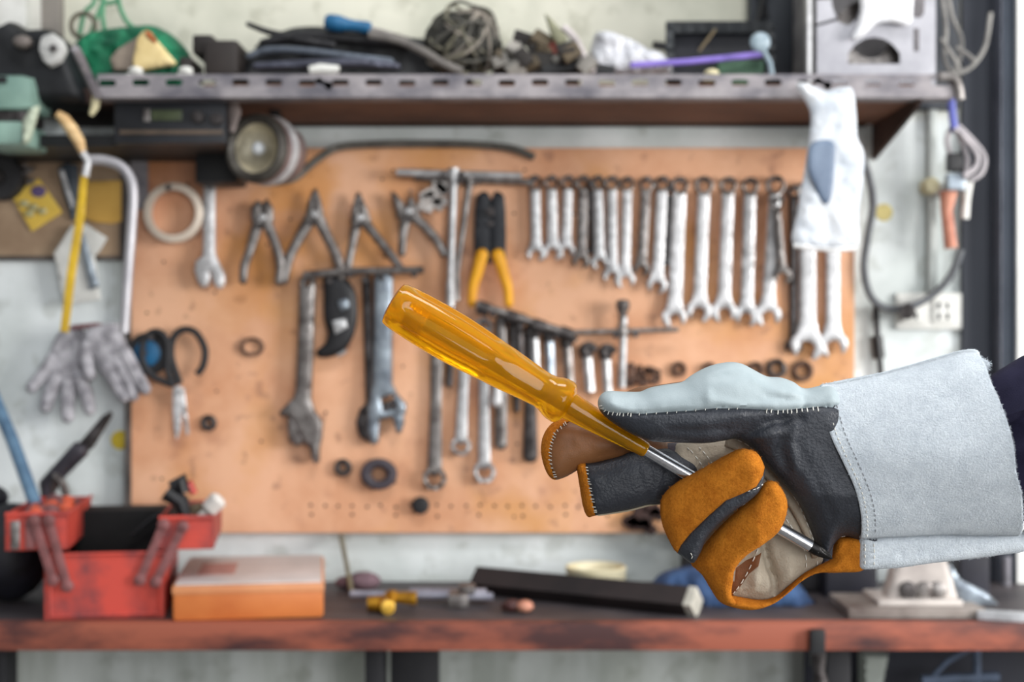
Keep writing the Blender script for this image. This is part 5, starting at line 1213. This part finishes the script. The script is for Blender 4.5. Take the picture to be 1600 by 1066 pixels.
L_brown = leather('brown_grain_leather', (132, 88, 54), (108, 70, 42), 0.5, 30, 1100, 0.35, 0.0005)
L_tan = leather('taupe_grain_leather', (184, 172, 154), (150, 138, 122), 0.6, 25, 700, 0.6, 0.0009)
L_lining = leather('brown_lining', (128, 80, 48), (104, 64, 38), 0.7)
S_orange = suede('orange_suede', (212, 132, 42), (170, 96, 24))
S_white = suede('pale_grey_suede', (228, 236, 243), (202, 211, 220))
thread = mat('white_thread', (236, 234, 226), 0.7, 0, (206, 202, 192), 60, bump=0)

gl = thing('work_glove', 'black, grey and orange leather glove with wide pale suede cuff, holding the screwdriver', 'glove', tuple(W(1200, 955, Y0)))

def stitches(pf, pts, name='stitching', step=11, ln=6.5, r=0.00042, off=0, lift=0.0003, jitter=0.6, ang=None, ymul=None, label=None, m=None):
    C = smooth_poly(pts, 1.0, closed=False); acc = 0; mb = MB(); rr = random.Random(int(pts[0][0] * 7 + pts[0][1]))
    n = len(C); i = 0
    while i < n - ln:
        a = C[i]; b = C[min(n - 1, int(i + ln))]
        if ang is not None:      # short whip stitches across the seam
            t = (b - a) / (np.linalg.norm(b - a) + 1e-9); nn = np.array([-t[1], t[0]]); a, b = a - nn * ang * rr.uniform(0.5, 1.0) + t * 1, a + nn * ang * rr.uniform(0.6, 1.3)
        j = rr.uniform(-jitter, jitter)
        if isinstance(pf, Puff):
            pa = pf.at(a[0], a[1] + j, lift); pb = pf.at(b[0], b[1] + j, lift); pm = pf.at((a[0] + b[0]) / 2, (a[1] + b[1]) / 2 + j, lift + r)
        else: pa = pf(a[0], a[1] + j, lift); pb = pf(b[0], b[1] + j, lift); pm = pf((a[0] + b[0]) / 2, (a[1] + b[1]) / 2 + j, lift + r)
        mb.tube([pa, pm, pb], [r * 0.7, r, r * 0.7], 6)
        i += int(step + rr.uniform(-1.5, 1.5))
    return mb.build(name, m or thread, gl, smooth=60, label=label)

def fuzz(pf, name, m, count, seed, region=None, edge=True, ln=0.0016, r=0.00009):
    """short loose suede fibres standing off the surface and along the cut edge"""
    rr = random.Random(seed); mb = MB(); lo = pf.B.min(0); hi = pf.B.max(0)
    nE = len(pf.B)
    for k in range(count):
        if edge and k % 2 == 0:
            i = rr.randrange(nE); q = pf.B[i]; t = pf.B[(i + 1) % nE] - q; nrm = np.array([-t[1], t[0]]); nrm = nrm / (np.linalg.norm(nrm) + 1e-9) * rr.choice((-1, 1))
            q = q + t * rr.random()
            p = W(q[0], q[1], pf.y + (float(np.ravel(pf.yoff(np.array([q[0]]), np.array([q[1]])))[0]) if pf.yoff else 0))
            if region is not None and not inside(np.array([q]), [np.array(region, float)])[0]: continue
        else:
            q = np.array([rr.uniform(lo[0], hi[0]), rr.uniform(lo[1], hi[1])])
            if not inside(q[None], pf.P)[0] or (region is not None and not inside(q[None], [np.array(region, float)])[0]): continue
            p = pf.at(q[0], q[1], 0)
        d = Vector((rr.uniform(-1, 1), rr.uniform(-0.9, 0.1), rr.uniform(-1, 1))).normalized() * ln * rr.uniform(0.4, 1)
        a = d.orthogonal().normalized() * r
        mb.add([p - a, p + a, p + d * 0.6 + a * 0.8 + Vector((0, 0, ln * 0.1)), p + d], [(0, 1, 2), (0, 2, 3)])
    if not mb.v: return
    o = mb.build(name, m, gl, smooth=0); o['kind'] = 'stuff'; return o

# ---- palm and lining behind the curled fingers
palm = Puff([(1050, 700), (1075, 690), (1120, 684), (1160, 686), (1185, 705), (1215, 742), (1250, 785), (1272, 828), (1286, 872), (1270, 892), (1240, 914), (1215, 932), (1190, 940), (1160, 936), (1134, 930), (1118, 905), (1100, 860), (1070, 800), (1045, 745)],
            Y0 + 0.022, 0.010, 26, step=5, nz=0.0012, nscale=0.05, lines=[[(1144, 905), (1146, 884), (1162, 872), (1186, 860), (1180, 880), (1166, 893), (1152, 914)]],
            creases=[([(1190, 846), (1196, 870), (1206, 900), (1210, 926)], 0.0065, 7), ([(1180, 856), (1178, 885), (1176, 908)], -0.0030, 8), ([(1150, 925), (1170, 915), (1180, 912)], 0.0016, 5), ([(1225, 870), (1230, 900)], -0.002, 10), ([(1160, 915), (1185, 920)], -0.001, 4)])
lin_poly = np.array([(1120, 905), (1144, 905), (1146, 884), (1162, 872), (1186, 860), (1180, 880), (1166, 893), (1152, 914), (1120, 960)], float)
selL = inside(palm.cen, [lin_poly])
palm.emit(MB(), 0, ~selL).build('palm_panel', L_tan, gl, smooth=70, label='taupe leather palm')
palm.emit(MB(), 0, selL).build('lining_patch', L_lining, gl, smooth=70, label='brown patch inside the palm')
stitches(palm, [(1182, 846), (1164, 890), (1142, 926)], step=12, ln=7)
stitches(palm, [(1205, 775), (1228, 815), (1250, 850), (1256, 890)], step=13, ln=7)
stitches(palm, [(1272, 862), (1273, 880)], step=11, ln=7)
stitches(palm, [(1072, 698), (1086, 714), (1098, 732)], step=9, ln=5); stitches(palm, [(1090, 698), (1102, 712), (1112, 726)], step=9, ln=5)
# strap between the two fingers, in front of the palm
strp = Puff(stroke([(1134, 688), (1156, 694), (1178, 712), (1202, 738), (1232, 772), (1252, 808), (1268, 846), (1274, 872)], [10, 12, 12, 11, 11, 9, 7, 5], 5, round_end=False), Y0 + 0.010, 0.003, 6, step=5)
strp.emit(MB()).build('seam_strip', L_tan, gl, smooth=60, label='taupe seam strip along the palm edge')
stitches(strp, [(1145, 684), (1170, 698), (1200, 728), (1232, 764), (1254, 804), (1270, 846)], step=12, ln=7)
mb = MB(); C = smooth_poly([(1150, 683), (1176, 696), (1206, 728), (1238, 764), (1260, 804), (1276, 846)], 3, closed=False)
mb.tube([W(p[0], p[1], Y0 + 0.007) for p in C], 0.0007, 6); mb.build('piping', mat('cream_piping', (196, 182, 156), 0.6), gl, label='thin cream edge')
# dark web of the glove between thumb and fingers
web = Puff([(985, 694), (1030, 692), (1080, 694), (1100, 712), (1110, 740), (1070, 752), (1040, 740), (1010, 720)], Y0 + 0.026, 0.010, 14, step=5, nz=0.001)
web.emit(MB()).build('web_panel', leather('plum_lining', (96, 84, 90), (66, 60, 68), 0.7), gl, smooth=70, label='plum-grey leather between thumb and fingers')

# ---- index finger (brown) and middle finger (black), both stretched to the left under the driver
fi = Puff([(879, 654), (900, 655), (925, 660), (960, 668), (1000, 676), (1040, 690), (1056, 706), (1040, 716), (1000, 718), (970, 718), (935, 724), (905, 734), (885, 745), (867, 750), (856, 742), (848, 722), (845, 700), (850, 678), (862, 662)],
          Y0 + 0.026, 0.0135, 30, step=5, nz=0.0006, nscale=0.05, lines=[[(893, 656), (868, 671), (858.5, 697), (858.5, 722), (868, 748)]],
          creases=[([(893, 655), (868, 671), (858.5, 697), (858.5, 722), (868, 748)], 0.0014, 2.5), ([(960, 700), (950, 706), (930, 712)], 0.001, 5), ([(975, 690), (965, 705), (948, 716)], 0.0008, 3)])
or_i = [(830, 640), (897, 640), (893, 656), (868, 671), (858.5, 697), (858.5, 722), (868, 748), (860, 765), (830, 765)]
s_ = inside(fi.cen, [np.array(or_i, float)])
fi.emit(MB(), 0, ~s_).build('index_finger', L_brown, gl, smooth=70, label='brown leather index finger')
fi.emit(MB(), 0, s_).build('index_edge', S_orange, gl, smooth=70, label='orange suede edge of the index finger')
stitches(fi, [(884, 661), (868, 674), (860, 697), (860, 722), (868, 744)], step=6, ln=2.5, ang=2.6, r=0.0004, name='whip_stitching')
fuzz(fi, 'suede_fibre', S_orange, 260, 1, or_i)
fm = Puff([(901, 726), (908, 722), (918, 723), (938, 721), (970, 711), (985, 703), (1033, 698), (1064, 708), (1090, 725), (1090, 750), (1062, 768), (1031, 787), (1009, 790), (978, 798), (930, 806), (918.5, 808), (911, 792), (905, 757)],
          Y0 + 0.020, 0.0145, 34, step=5, nz=0.0007, nscale=0.05, lines=[[(914.5, 723), (917, 745), (924, 780), (930, 806)]],
          creases=[([(914.5, 720), (917, 745), (924, 780), (930, 808)], 0.0014, 2.5), ([(1040, 700), (1042, 730), (1030, 785)], 0.0026, 9), ([(1010, 716), (1018, 750), (1012, 785)], 0.0012, 5), ([(995, 730), (1000, 760)], 0.0008, 4)])
or_m = [(880, 700), (913, 700), (914.5, 723), (917, 745), (924, 780), (931, 820), (880, 820)]
s_ = inside(fm.cen, [np.array(or_m, float)])
fm.emit(MB(), 0, ~s_).build('middle_finger', L_black, gl, smooth=70, label='black leather middle finger')
fm.emit(MB(), 0, s_).build('middle_edge', S_orange, gl, smooth=70, label='orange suede edge of the middle finger')
stitches(fm, [(916, 728), (918, 745), (925, 780), (930, 800)], step=6, ln=2.5, ang=2.4, r=0.0004, name='whip_stitching')
mb = MB(); C = smooth_poly([(934, 806), (980, 799), (1012, 791), (1032, 788)], 3, closed=False); mb.tube([W(p[0], p[1] - 0.5, Y0 + 0.016) for p in C], 0.0006, 6)
mb.build('piping', MATS['cream_piping'], gl, label='thin cream edge of the middle finger')
fuzz(fm, 'suede_fibre', S_orange, 260, 2, or_m)

# ---- ring finger and little finger, curled over the shaft
def curl(a, b):   # fingertips come forward over the shaft, knuckles fall back to the left
    return lambda x, y: a + (b - a) * np.clip((x - 1040) / 130.0, 0, 1) ** 0.7
rl = [(1058, 862), (1062, 850), (1076, 831.5), (1104, 804), (1131, 780), (1159, 768.5), (1179, 759), (1190, 742), (1194, 728)]
fr = Puff([(1035, 776), (1056, 755), (1096, 733), (1135, 711), (1159, 701.5), (1182, 707), (1193, 725), (1195, 738), (1190, 760), (1176, 778), (1137, 806), (1106, 838), (1094, 864), (1082, 880), (1066, 870), (1055, 861), (1044.6, 843), (1035, 820), (1031.6, 796)],
          Y0, 0.0105, 21, step=5, yoff=curl(0.000, -0.0205), Tb=0.007, nz=0.0008, nscale=0.05, lines=[rl],
          creases=[(rl, 0.0022, 3.0), ([(1064, 866), (1070, 850), (1082, 842)], 0.001, 3)])
dk = [(1058, 862), (1062, 850), (1076, 831.5), (1104, 804), (1131, 780), (1159, 768.5), (1179, 759), (1190, 742), (1194, 728), (1215, 728), (1215, 800), (1120, 900), (1050, 900)]
s_ = inside(fr.cen, [np.array(dk, float)])
fr.emit(MB(), 0, ~s_).build('ring_finger', S_orange, gl, smooth=70, label='orange suede back of the ring finger')
fr.emit(MB(), 0, s_).build('ring_side_panel', L_black, gl, smooth=70, label='black leather side of the ring finger')
stitches(fr, [(1190, 756), (1178, 762), (1164, 767)], step=7, ln=4, r=0.0003); stitches(fr, [(1076, 860), (1079, 868), (1074, 875)], step=8, ln=5, r=0.0003)
fuzz(fr, 'suede_fibre', S_orange, 1500, 3, [(1000, 680), (1196, 680), (1190, 742), (1179, 759), (1159, 768), (1131, 780), (1104, 804), (1076, 831), (1058, 862), (1000, 870)])
fl = Puff([(1080, 880), (1096, 857), (1119, 829), (1147, 802), (1175, 779), (1192, 757), (1200, 752), (1212, 753), (1226, 772), (1230, 792), (1224, 816), (1214, 833), (1190, 852), (1167, 867), (1149, 887), (1145, 906), (1143, 930), (1150, 944), (1128, 942), (1113, 924), (1100, 902), (1086, 888)],
          Y0, 0.0105, 20, step=5, yoff=lambda x, y: 0.006 - 0.0225 * np.clip((x - 1080) / 100.0, 0, 1) ** 0.8 + 0.012 * np.clip((y - 880) / 60.0, 0, 1), Tb=0.006, nz=0.0008, nscale=0.05)
fl.emit(MB()).build('little_finger', S_orange, gl, smooth=70, label='orange suede little finger')
fuzz(fl, 'suede_fibre', S_orange, 1500, 4)
band = Puff([(1086, 884), (1110, 878), (1140, 895), (1139, 926), (1155, 933), (1190, 938), (1214, 932), (1238, 912), (1257, 897), (1277, 886), (1299, 874), (1302, 860), (1306, 845), (1320, 839), (1346, 841), (1350, 888), (1309, 894.6), (1277, 895.5), (1253, 907), (1230, 927), (1206, 944), (1175, 953), (1143, 948.5), (1123, 939), (1109, 918), (1098, 900)],
            Y0, 0.0085, 10, step=4, yoff=lambda x, y: 0.013 - 0.003 * np.clip((x - 1200) / 120.0, 0, 1), nz=0.0006, nscale=0.06, creases=[([(1262, 892), (1290, 882), (1312, 862), (1322, 848)], 0.002, 5)])
band.emit(MB()).build('suede_edge', S_orange, gl, smooth=70, label='orange suede edge running from the little finger to the wrist')
fuzz(band, 'suede_fibre', S_orange, 900, 5)

# ---- thumb and heel of the hand
seam = [(932, 634), (940, 640), (952, 643), (965, 644.5), (1000, 645), (1040, 642), (1080, 640), (1110, 636.5), (1150, 636.5), (1190, 639), (1215, 640), (1245, 637), (1278, 634), (1320, 634)]
heel = Puff([(934, 630), (938, 618), (950, 611), (975, 612), (1000, 612), (1015, 606), (1040, 601), (1065, 597), (1078, 588), (1095, 578), (1115, 570), (1138, 566), (1158, 568), (1178, 578), (1198, 588), (1220, 590), (1240, 597), (1258, 607), (1300, 603), (1325, 640), (1345, 700), (1365, 760), (1372, 846), (1340, 845), (1318, 838), (1304, 848), (1292, 868), (1281, 868), (1271, 846), (1267, 828), (1254, 796), (1236, 770), (1215, 746), (1195, 724), (1178, 704), (1165, 692), (1148, 686), (1130, 689), (1100, 693), (1060, 692), (1020, 690), (1000, 684), (975, 672), (950, 655), (938, 643)],
            Y0, 0.0185, 50, step=5, yoff=lambda x, y: -0.014 + 0.010 * np.clip((x - 1100) / 120.0, 0, 1) + 0.013 * np.clip((y - 770) / 70.0, 0, 1), Tb=0.013, nz=0.0006, nscale=0.03, lines=[seam[1:-1]],
            creases=[(seam, 0.0030, 3.2), ([(1150, 684), (1175, 668), (1205, 655), (1240, 650)], 0.0036, 8), ([(1160, 690), (1195, 676), (1215, 672)], -0.0026, 8), ([(1215, 662), (1212, 700), (1222, 730)], 0.0022, 7), ([(1235, 655), (1228, 690), (1235, 730)], -0.0014, 6), ([(1040, 668), (1085, 672), (1130, 668)], 0.0016, 5),
                     ([(1010, 670), (1060, 660), (1110, 655), (1150, 648)], -0.0012, 9), ([(1180, 650), (1200, 662), (1205, 680)], 0.0010, 4), ([(1120, 678), (1150, 665), (1180, 655)], 0.0008, 4),
                     ([(1084, 592), (1110, 588), (1136, 584), (1160, 574)], 0.0016, 6), ([(1100, 622), (1150, 632), (1200, 632)], -0.0012, 6), ([(1175, 590), (1205, 606), (1240, 614)], -0.0018, 9), ([(1190, 618), (1225, 622), (1262, 622)], 0.0010, 4),
                     ([(1000, 628), (1060, 624), (1100, 610)], -0.0008, 8), ([(1246, 604), (1252, 620), (1250, 634)], 0.0012, 4), ([(1285, 840), (1270, 780), (1250, 740)], -0.0012, 12), ([(1235, 690), (1260, 740), (1290, 800)], 0.0008, 8)])
up = seam[:1] + seam[1:] + [(1320, 500), (900, 500), (900, 634)]
s_ = inside(heel.cen, [np.array(up, float)])
heel.emit(MB(), 0, s_).build('thumb_back', L_grey, gl, smooth=70, label='pale grey leather back of the thumb')
heel.emit(MB(), 0, ~s_).build('thumb_and_heel', L_black, gl, smooth=70, label='black leather thumb and heel panel')
stitches(heel, [(937, 634), (944, 642), (956, 644.5), (968, 646), (985, 646)], step=6, ln=2.5, ang=2.8, r=0.00042, name='whip_stitching')
stitches(heel, [(995, 646), (1040, 643), (1100, 638), (1150, 637)], step=15, ln=3, ang=1.6, r=0.0003, name='whip_stitching')
stitches(heel, [(1190, 640), (1212, 642), (1240, 639), (1274, 636)], step=8, ln=3, ang=3.6, r=0.0004, name='whip_stitching')
# brown piece and stitched index base just behind the thumb
ib = Puff([(975, 616), (1000, 604), (1018, 603), (1040, 600), (1072, 596), (1084, 602), (1070, 622), (1000, 628)], Y0 + 0.012, 0.008, 9, step=5)
ib.emit(MB()).build('knuckle_patch', L_brown, gl, smooth=70, label='brown patch behind the thumb')

# ---- pale suede cuff: an open gauntlet with real thickness
Lp = smooth_poly([(1284, 600), (1277, 614), (1280, 644), (1289, 681), (1306, 719), (1325, 760), (1338, 805), (1344, 843)], 2, closed=False)
Rp = smooth_poly([(1524, 548), (1527.6, 569), (1529.5, 595), (1539, 632), (1550, 681), (1557.6, 730), (1569, 760), (1580, 797), (1592, 838)], 2, closed=False)
Tp = smooth_poly([(1284, 600), (1317, 597), (1385, 582), (1460, 561), (1499, 550), (1524, 548)], 2, closed=False)
Bp = smooth_poly([(1344, 843), (1400, 840), (1470, 837), (1530, 838), (1592, 838)], 2, closed=False)
def arc(P, t):
    d = np.concatenate([[0], np.cumsum(np.linalg.norm(np.diff(P, axis=0), axis=1))]); t = t * d[-1]
    return np.array([np.interp(t, d, P[:, 0]), np.interp(t, d, P[:, 1])])
def coons(u, v):
    l, r, t, b = arc(Lp, v), arc(Rp, v), arc(Tp, u), arc(Bp, u)
    c = (1 - u) * (1 - v) * Lp[0] + u * (1 - v) * Rp[0] + (1 - u) * v * Lp[-1] + u * v * Rp[-1]
    return (1 - u) * l + u * r + (1 - v) * t + v * b - c
def cuff_depth(u, v):
    return (0.021 + 0.016 * u) * math.sin(PI * min(max(v, 0), 1)) ** 0.62
CY = Y0 - 0.004
def cuff_pt(u, v, lift=0):
    q = coons(u, v); nn = noise.noise(Vector((u * 3.2, v * 3.0, 1.0))) * 0.0018 * math.sin(PI * v)
    # a soft raised hem along the wrist and fuzz-cut outer rim
    jit = 0.0 if 0.02 < u < 0.985 else noise.noise(Vector((v * 60, 0, u * 9))) * 1.6
    return W(q[0] + jit, q[1] + (noise.noise(Vector((u * 60, 3, 1))) * 1.4 if v < 0.01 else 0), CY) + Vector((0, -cuff_depth(u, v) - nn - lift, 0))
mb = MB(); NU, NV = 72, 60; V = []; F = []
for i in range(NU + 1):
    for j in range(NV + 1): V.append(cuff_pt(i / NU, j / NV))
k0 = len(V)
for i in range(NU + 1):
    for j in range(NV + 1):
        p = cuff_pt(i / NU, j / NV); c = W(*coons(i / NU, j / NV), CY); V.append(Vector((c.x, CY + (c.y - p.y) * 0.95, c.z)))
def g(i, j, s=0): return s * k0 + i * (NV + 1) + j
for i in range(NU):
    for j in range(NV):
        F.append((g(i, j), g(i + 1, j), g(i + 1, j + 1), g(i, j + 1))); F.append((g(i, j, 1), g(i, j + 1, 1), g(i + 1, j + 1, 1), g(i + 1, j, 1)))
mb.add(V, F); cf = mb.build('cuff', S_white, gl, smooth=80, label='wide pale suede cuff')
so = cf.modifiers.new('thickness', 'SOLIDIFY'); so.thickness = 0.0018; so.offset = -1
def cuff_surf(px, py, lift):
    # invert the patch numerically
    u, v = 0.05, 0.5; best = None
    for uu in np.linspace(0, 1, 41):
        for vv in (np.linspace(0, 1, 41)):
            q = COON[int(round(uu * 40)), int(round(vv * 40))]; d = (q[0] - px) ** 2 + (q[1] - py) ** 2
            if best is None or d < best[0]: best = (d, uu, vv)
    return W(px, py, CY) + Vector((0, -cuff_depth(best[1], best[2]) - noise.noise(Vector((best[1] * 3.2, best[2] * 3.0, 1.0))) * 0.0018 * math.sin(PI * best[2]) - lift - 0.0003, 0))
COON = np.array([[coons(a_ / 40, b_ / 40) for b_ in range(41)] for a_ in range(41)])
def uvline(u, v0, v1, n=40): return [tuple(coons(u if not callable(u) else u(v0 + (v1 - v0) * k / n), v0 + (v1 - v0) * k / n)) for k in range(n + 1)]
hole_m = mat('grey_thread', (150, 154, 160), 0.8, 0, (110, 112, 118), 60, bump=0)
stitches(cuff_surf, uvline(0.035, 0.06, 0.99, 14), step=8, ln=4.5, r=0.00035, jitter=0.3)
stitches(cuff_surf, uvline(0.085, 0.10, 0.96, 14), step=9, ln=5, r=0.00033, jitter=0.3, m=hole_m)
# lower flap of the cuff
flap = Puff([(1341, 841), (1343, 838), (1348, 837), (1400, 836), (1470, 833), (1540, 833), (1592, 834), (1606, 822), (1618, 838), (1604, 860), (1560, 868), (1500, 875.5), (1450, 881), (1400, 888), (1348, 890), (1342, 889), (1341, 885)],
            Y0 + 0.004, 0.0065, 16, step=5, smooth=True, nz=0.0005)
flap.emit(MB()).build('cuff_flap', S_white, gl, smooth=70, label='lower pale suede flap under the cuff seam')
stitches(flap, [(1348, 848), (1348, 866), (1348, 884)], step=9, ln=5); stitches(flap, [(1361, 848), (1362, 866), (1362, 882)], step=9, ln=5)
mb = MB(); rr = random.Random(9)
for k in range(5200):
    u, v = (rr.random(), rr.random())
    if k % 3 == 0: u = 1.0 if k % 2 else rr.random(); v = v if u == 1.0 else (0.0 if rr.random() < 0.6 else 1.0)
    p = cuff_pt(u, v); d = Vector((rr.uniform(-1, 1), rr.uniform(-0.8, 0.1), rr.uniform(-1, 1))).normalized() * 0.0019 * rr.uniform(0.4, 1)
    a = d.orthogonal().normalized() * 0.00009
    mb.add([p - a, p + a, p + d * 0.6 + a, p + d], [(0, 1, 2), (0, 2, 3)])
mb.build('suede_fibre', S_white, gl, smooth=0)['kind'] = 'stuff'
fuzz(flap, 'suede_fibre', S_white, 900, 6)
# top hem and frayed loop at the opening
hem = Puff([(1290, 600), (1385, 580), (1460, 559), (1500, 548), (1526, 547), (1528, 562), (1500, 566), (1440, 580), (1380, 596), (1300, 610)], Y0 + 0.004, 0.006, 8, step=5, nz=0.0006)
hem.emit(MB()).build('cuff_hem', S_white, gl, smooth=70); fuzz(hem, 'suede_fibre', S_white, 700, 8)
tuft = Puff([(1520, 560), (1532, 560), (1543, 564), (1546, 572), (1540, 580), (1528, 584), (1522, 578)], Y0 + 0.006, 0.004, 6, step=3, nz=0.0012, nscale=0.2)
tuft.emit(MB()).build('frayed_loop', S_white, gl, smooth=60); fuzz(tuft, 'suede_fibre', S_white, 500, 10, ln=0.003)

# ---- the arm in its navy sleeve
ps = thing('person', 'arm in a dark navy sleeve reaching in from the right, wearing the leather glove', 'person', tuple(W(1640, 800, Y0 + 0.01)))
navy = mat('navy_twill', (40, 38, 60), 0.85, 0, (26, 25, 44), 30, bump=0.5, bscale=1500, dist=0.0006, spec=0.2)
SX = [(1490, 618, 782, .020), (1525, 606, 796, .026), (1560, 580, 806, .032), (1600, 556, 815, .036), (1680, 522, 818, .042), (1800, 500, 812, .046), (2000, 470, 800, .050), (2300, 440, 780, .052)]
mb = MB(); V = []; F = []; NT = 64
xs = np.linspace(0, len(SX) - 1, 60)
for q in xs:
    i = min(int(q), len(SX) - 2); f = q - i
    x = SX[i][0] * (1 - f) + SX[i + 1][0] * f; t = SX[i][1] * (1 - f) + SX[i + 1][1] * f; b = SX[i][2] * (1 - f) + SX[i + 1][2] * f; dd = SX[i][3] * (1 - f) + SX[i + 1][3] * f
    for k in range(NT):
        th = 2 * PI * k / NT; cy = (t + b) / 2 - (b - t) / 2 * math.cos(th)
        dep = dd * math.sin(th)
        # folds: one long fold running down from the top edge, a few soft creases
        fold = 0
        if math.sin(th) > 0:
            for (x0, y0_, x1, y1_, am, wd) in ((1540, 655, 1640, 590, 0.007, 9), (1540, 672, 1660, 600, -0.006, 10), (1560, 760, 1680, 700, 0.004, 12), (1550, 700, 1700, 690, 0.003, 8), (1580, 640, 1600, 800, 0.003, 9)):
                A_ = np.array([[x, cy]]); fold += am * math.exp(-(float(seg_dist(A_, np.array([[x0, y0_]], float), np.array([[x1, y1_]], float))[0]) / wd) ** 2)
        V.append(W(x, cy, Y0 + 0.006) + Vector((0, -dep - fold, 0)))
n = len(xs)
for i in range(n - 1):
    for k in range(NT): F.append((i * NT + k, i * NT + (k + 1) % NT, (i + 1) * NT + (k + 1) % NT, (i + 1) * NT + k))
F.append(tuple(range(NT)))
mb.add(V, F); mb.build('sleeve', navy, ps, smooth=60, label='dark navy cloth sleeve')
skin = mat('skin', (206, 160, 132), 0.5, 0, (190, 142, 116), 30)
mb = MB(); mb.tube([W(x, y, Y0 + 0.005) for x, y in ((1300, 715), (1380, 708), (1460, 702), (1560, 700), (1700, 675), (1950, 620))], [0.020, 0.019, 0.020, 0.023, 0.032, 0.040], 20, flat=0.8)
mb.build('forearm', skin, ps)

# ---- the screwdriver
A0 = W(613, 473, Y0 + 0.002); T0 = W(1300, 873, Y0 - 0.003); AXD = (T0 - A0).normalized(); K = HAND_D / FPX
sd = thing('screwdriver', 'cross-head screwdriver with a clear amber plastic handle held in the leather glove', 'screwdriver', tuple(T0))
amber = bpy.data.materials.new('amber_plastic'); amber.use_nodes = True
nt = amber.node_tree; b = nt.nodes['Principled BSDF']
b.inputs['Base Color'].default_value = (1.0, 0.54, 0.004, 1); b.inputs['Roughness'].default_value = 0.05; b.inputs['Transmission Weight'].default_value = 0.80
b.inputs['IOR'].default_value = 1.28; b.inputs['Coat Weight'].default_value = 0.35; b.inputs['Coat Roughness'].default_value = 0.04
tl = nt.nodes.new('ShaderNodeBsdfTranslucent'); tl.inputs[0].default_value = (1.0, 0.50, 0.004, 1)
mx = nt.nodes.new('ShaderNodeMixShader'); mx.inputs[0].default_value = 0.27
nt.links.new(b.outputs[0], mx.inputs[1]); nt.links.new(tl.outputs[0], mx.inputs[2]); nt.links.new(mx.outputs[0], nt.nodes['Material Output'].inputs[0])
tc = nt.nodes.new('ShaderNodeTexCoord'); nz_ = nt.nodes.new('ShaderNodeTexNoise'); nz_.inputs['Scale'].default_value = 260; nz_.inputs['Detail'].default_value = 5
bp = nt.nodes.new('ShaderNodeBump'); bp.inputs['Strength'].default_value = 0.12; bp.inputs['Distance'].default_value = 0.0006
nt.links.new(tc.outputs['Object'], nz_.inputs['Vector']); nt.links.new(nz_.outputs['Fac'], bp.inputs['Height']); nt.links.new(bp.outputs[0], b.inputs['Normal'])
prof = [(0, 29), (1.0, 32), (3.5, 35), (10, 37), (20, 38), (45, 39.5), (80, 40.5), (110, 40.5), (140, 39), (165, 37), (185, 35.5), (205, 34.5), (230, 32), (255, 29.5), (272, 28.5), (282, 30), (290, 33.5), (298, 35.5), (308, 36), (314, 34), (318, 29), (321, 22.5), (330, 21.5), (360, 19.5), (400, 16.5), (440, 13), (457, 12), (459, 11), (460, 9.8)]
def dense(pr, k=3):
    o = []
    for i in range(len(pr) - 1):
        for j in range(k): f = j / k; o.append((pr[i][0] * (1 - f) + pr[i + 1][0] * f, pr[i][1] * (1 - f) + pr[i + 1][1] * f))
    return o + [pr[-1]]
def flute(t, th):
    t = t / K
    a = 0
    if 20 < t < 180: e = min(1, (t - 20) / 14, (180 - t) / 10); a = 0.15 * e * (0.5 + 0.5 * math.cos(6 * th)) ** 3 * -1
    elif 205 < t < 280: e = min(1, (t - 205) / 12, (280 - t) / 12); a = -0.05 * e * (0.5 + 0.5 * math.cos(6 * th)) ** 2
    return 1 + a
mb = MB(); mb.lathe(A0, AXD, [(t * K, r * K) for t, r in dense(prof)], 72, mod=flute); mb.build('handle', amber, sd, smooth=28, label='clear amber plastic handle')
# long flat-sided extension sleeve is part of the handle; inside it the shaft and ferrule show through
ferr = mat('brass_ferrule', (214, 178, 60), 0.3, 0.6, (150, 120, 40), 90)
mb = MB(); mb.lathe(A0 + AXD * 26 * K, AXD, [(0, 0)] + [(k * 3 * K, (20.5 if k % 2 else 18.5) * K) for k in range(1, 13)] + [(37 * K, 10 * K)], 28); mb.build('ferrule', ferr, sd, label='threaded yellow ferrule inside the handle')
innm = mat('olive_shaft', (150, 128, 84), 0.35, 0.5, (104, 86, 52), 60)
mb = MB(); mb.tube([A0 + AXD * 60 * K, A0 + AXD * 458 * K], 10.5 * K, 8); mb.build('inner_shaft', innm, sd, smooth=20, label='shaft seen through the amber plastic')
capm = mat('worn_cap', (176, 124, 96), 0.5, 0.1, (110, 74, 58), 60)
mb = MB(); mb.lathe(A0 - AXD * 1.0 * K, AXD, [(0, 0), (0, 20 * K), (0.5 * K, 27 * K), (1.6 * K, 30.5 * K), (3.0 * K, 34.4 * K)], 32); mb.build('end_cap', capm, sd, label='worn brown butt end')
chrome = mat('polished_chrome', (214, 216, 222), 0.16, 0.95, (176, 178, 184), 300, bump=0.05, thr=(0.2, 0.5))
mb = MB(); mb.lathe(A0 + AXD * 455 * K, AXD, [(0, 9.3 * K), (2 * K, 9.8 * K), (300 * K, 9.8 * K)], 20); mb.build('shaft', chrome, sd, smooth=40, label='polished steel shaft')
tipm = mat('black_tip', (34, 33, 33), 0.35, 0.7, (150, 150, 152), 380, thr=(0.33, 0.36), bump=0.2)
def cross(t, th):
    t = t / K
    return 1 - 0.45 * max(0, min(1, (t - 12) / 16)) * (0.5 + 0.5 * math.cos(4 * th)) ** 2
TL = 38
mb = MB(); mb.lathe(A0 + AXD * 755 * K, AXD, [(t * K, r * K) for t, r in dense([(0, 9.8), (6, 9.8), (12, 9.4), (20, 8), (28, 6.0), (34, 4.2), (37, 2.6), (39.5, 0.6)], 4)], 32, mod=cross)
mb.build('tip', tipm, sd, smooth=30, label='black cross-head tip')
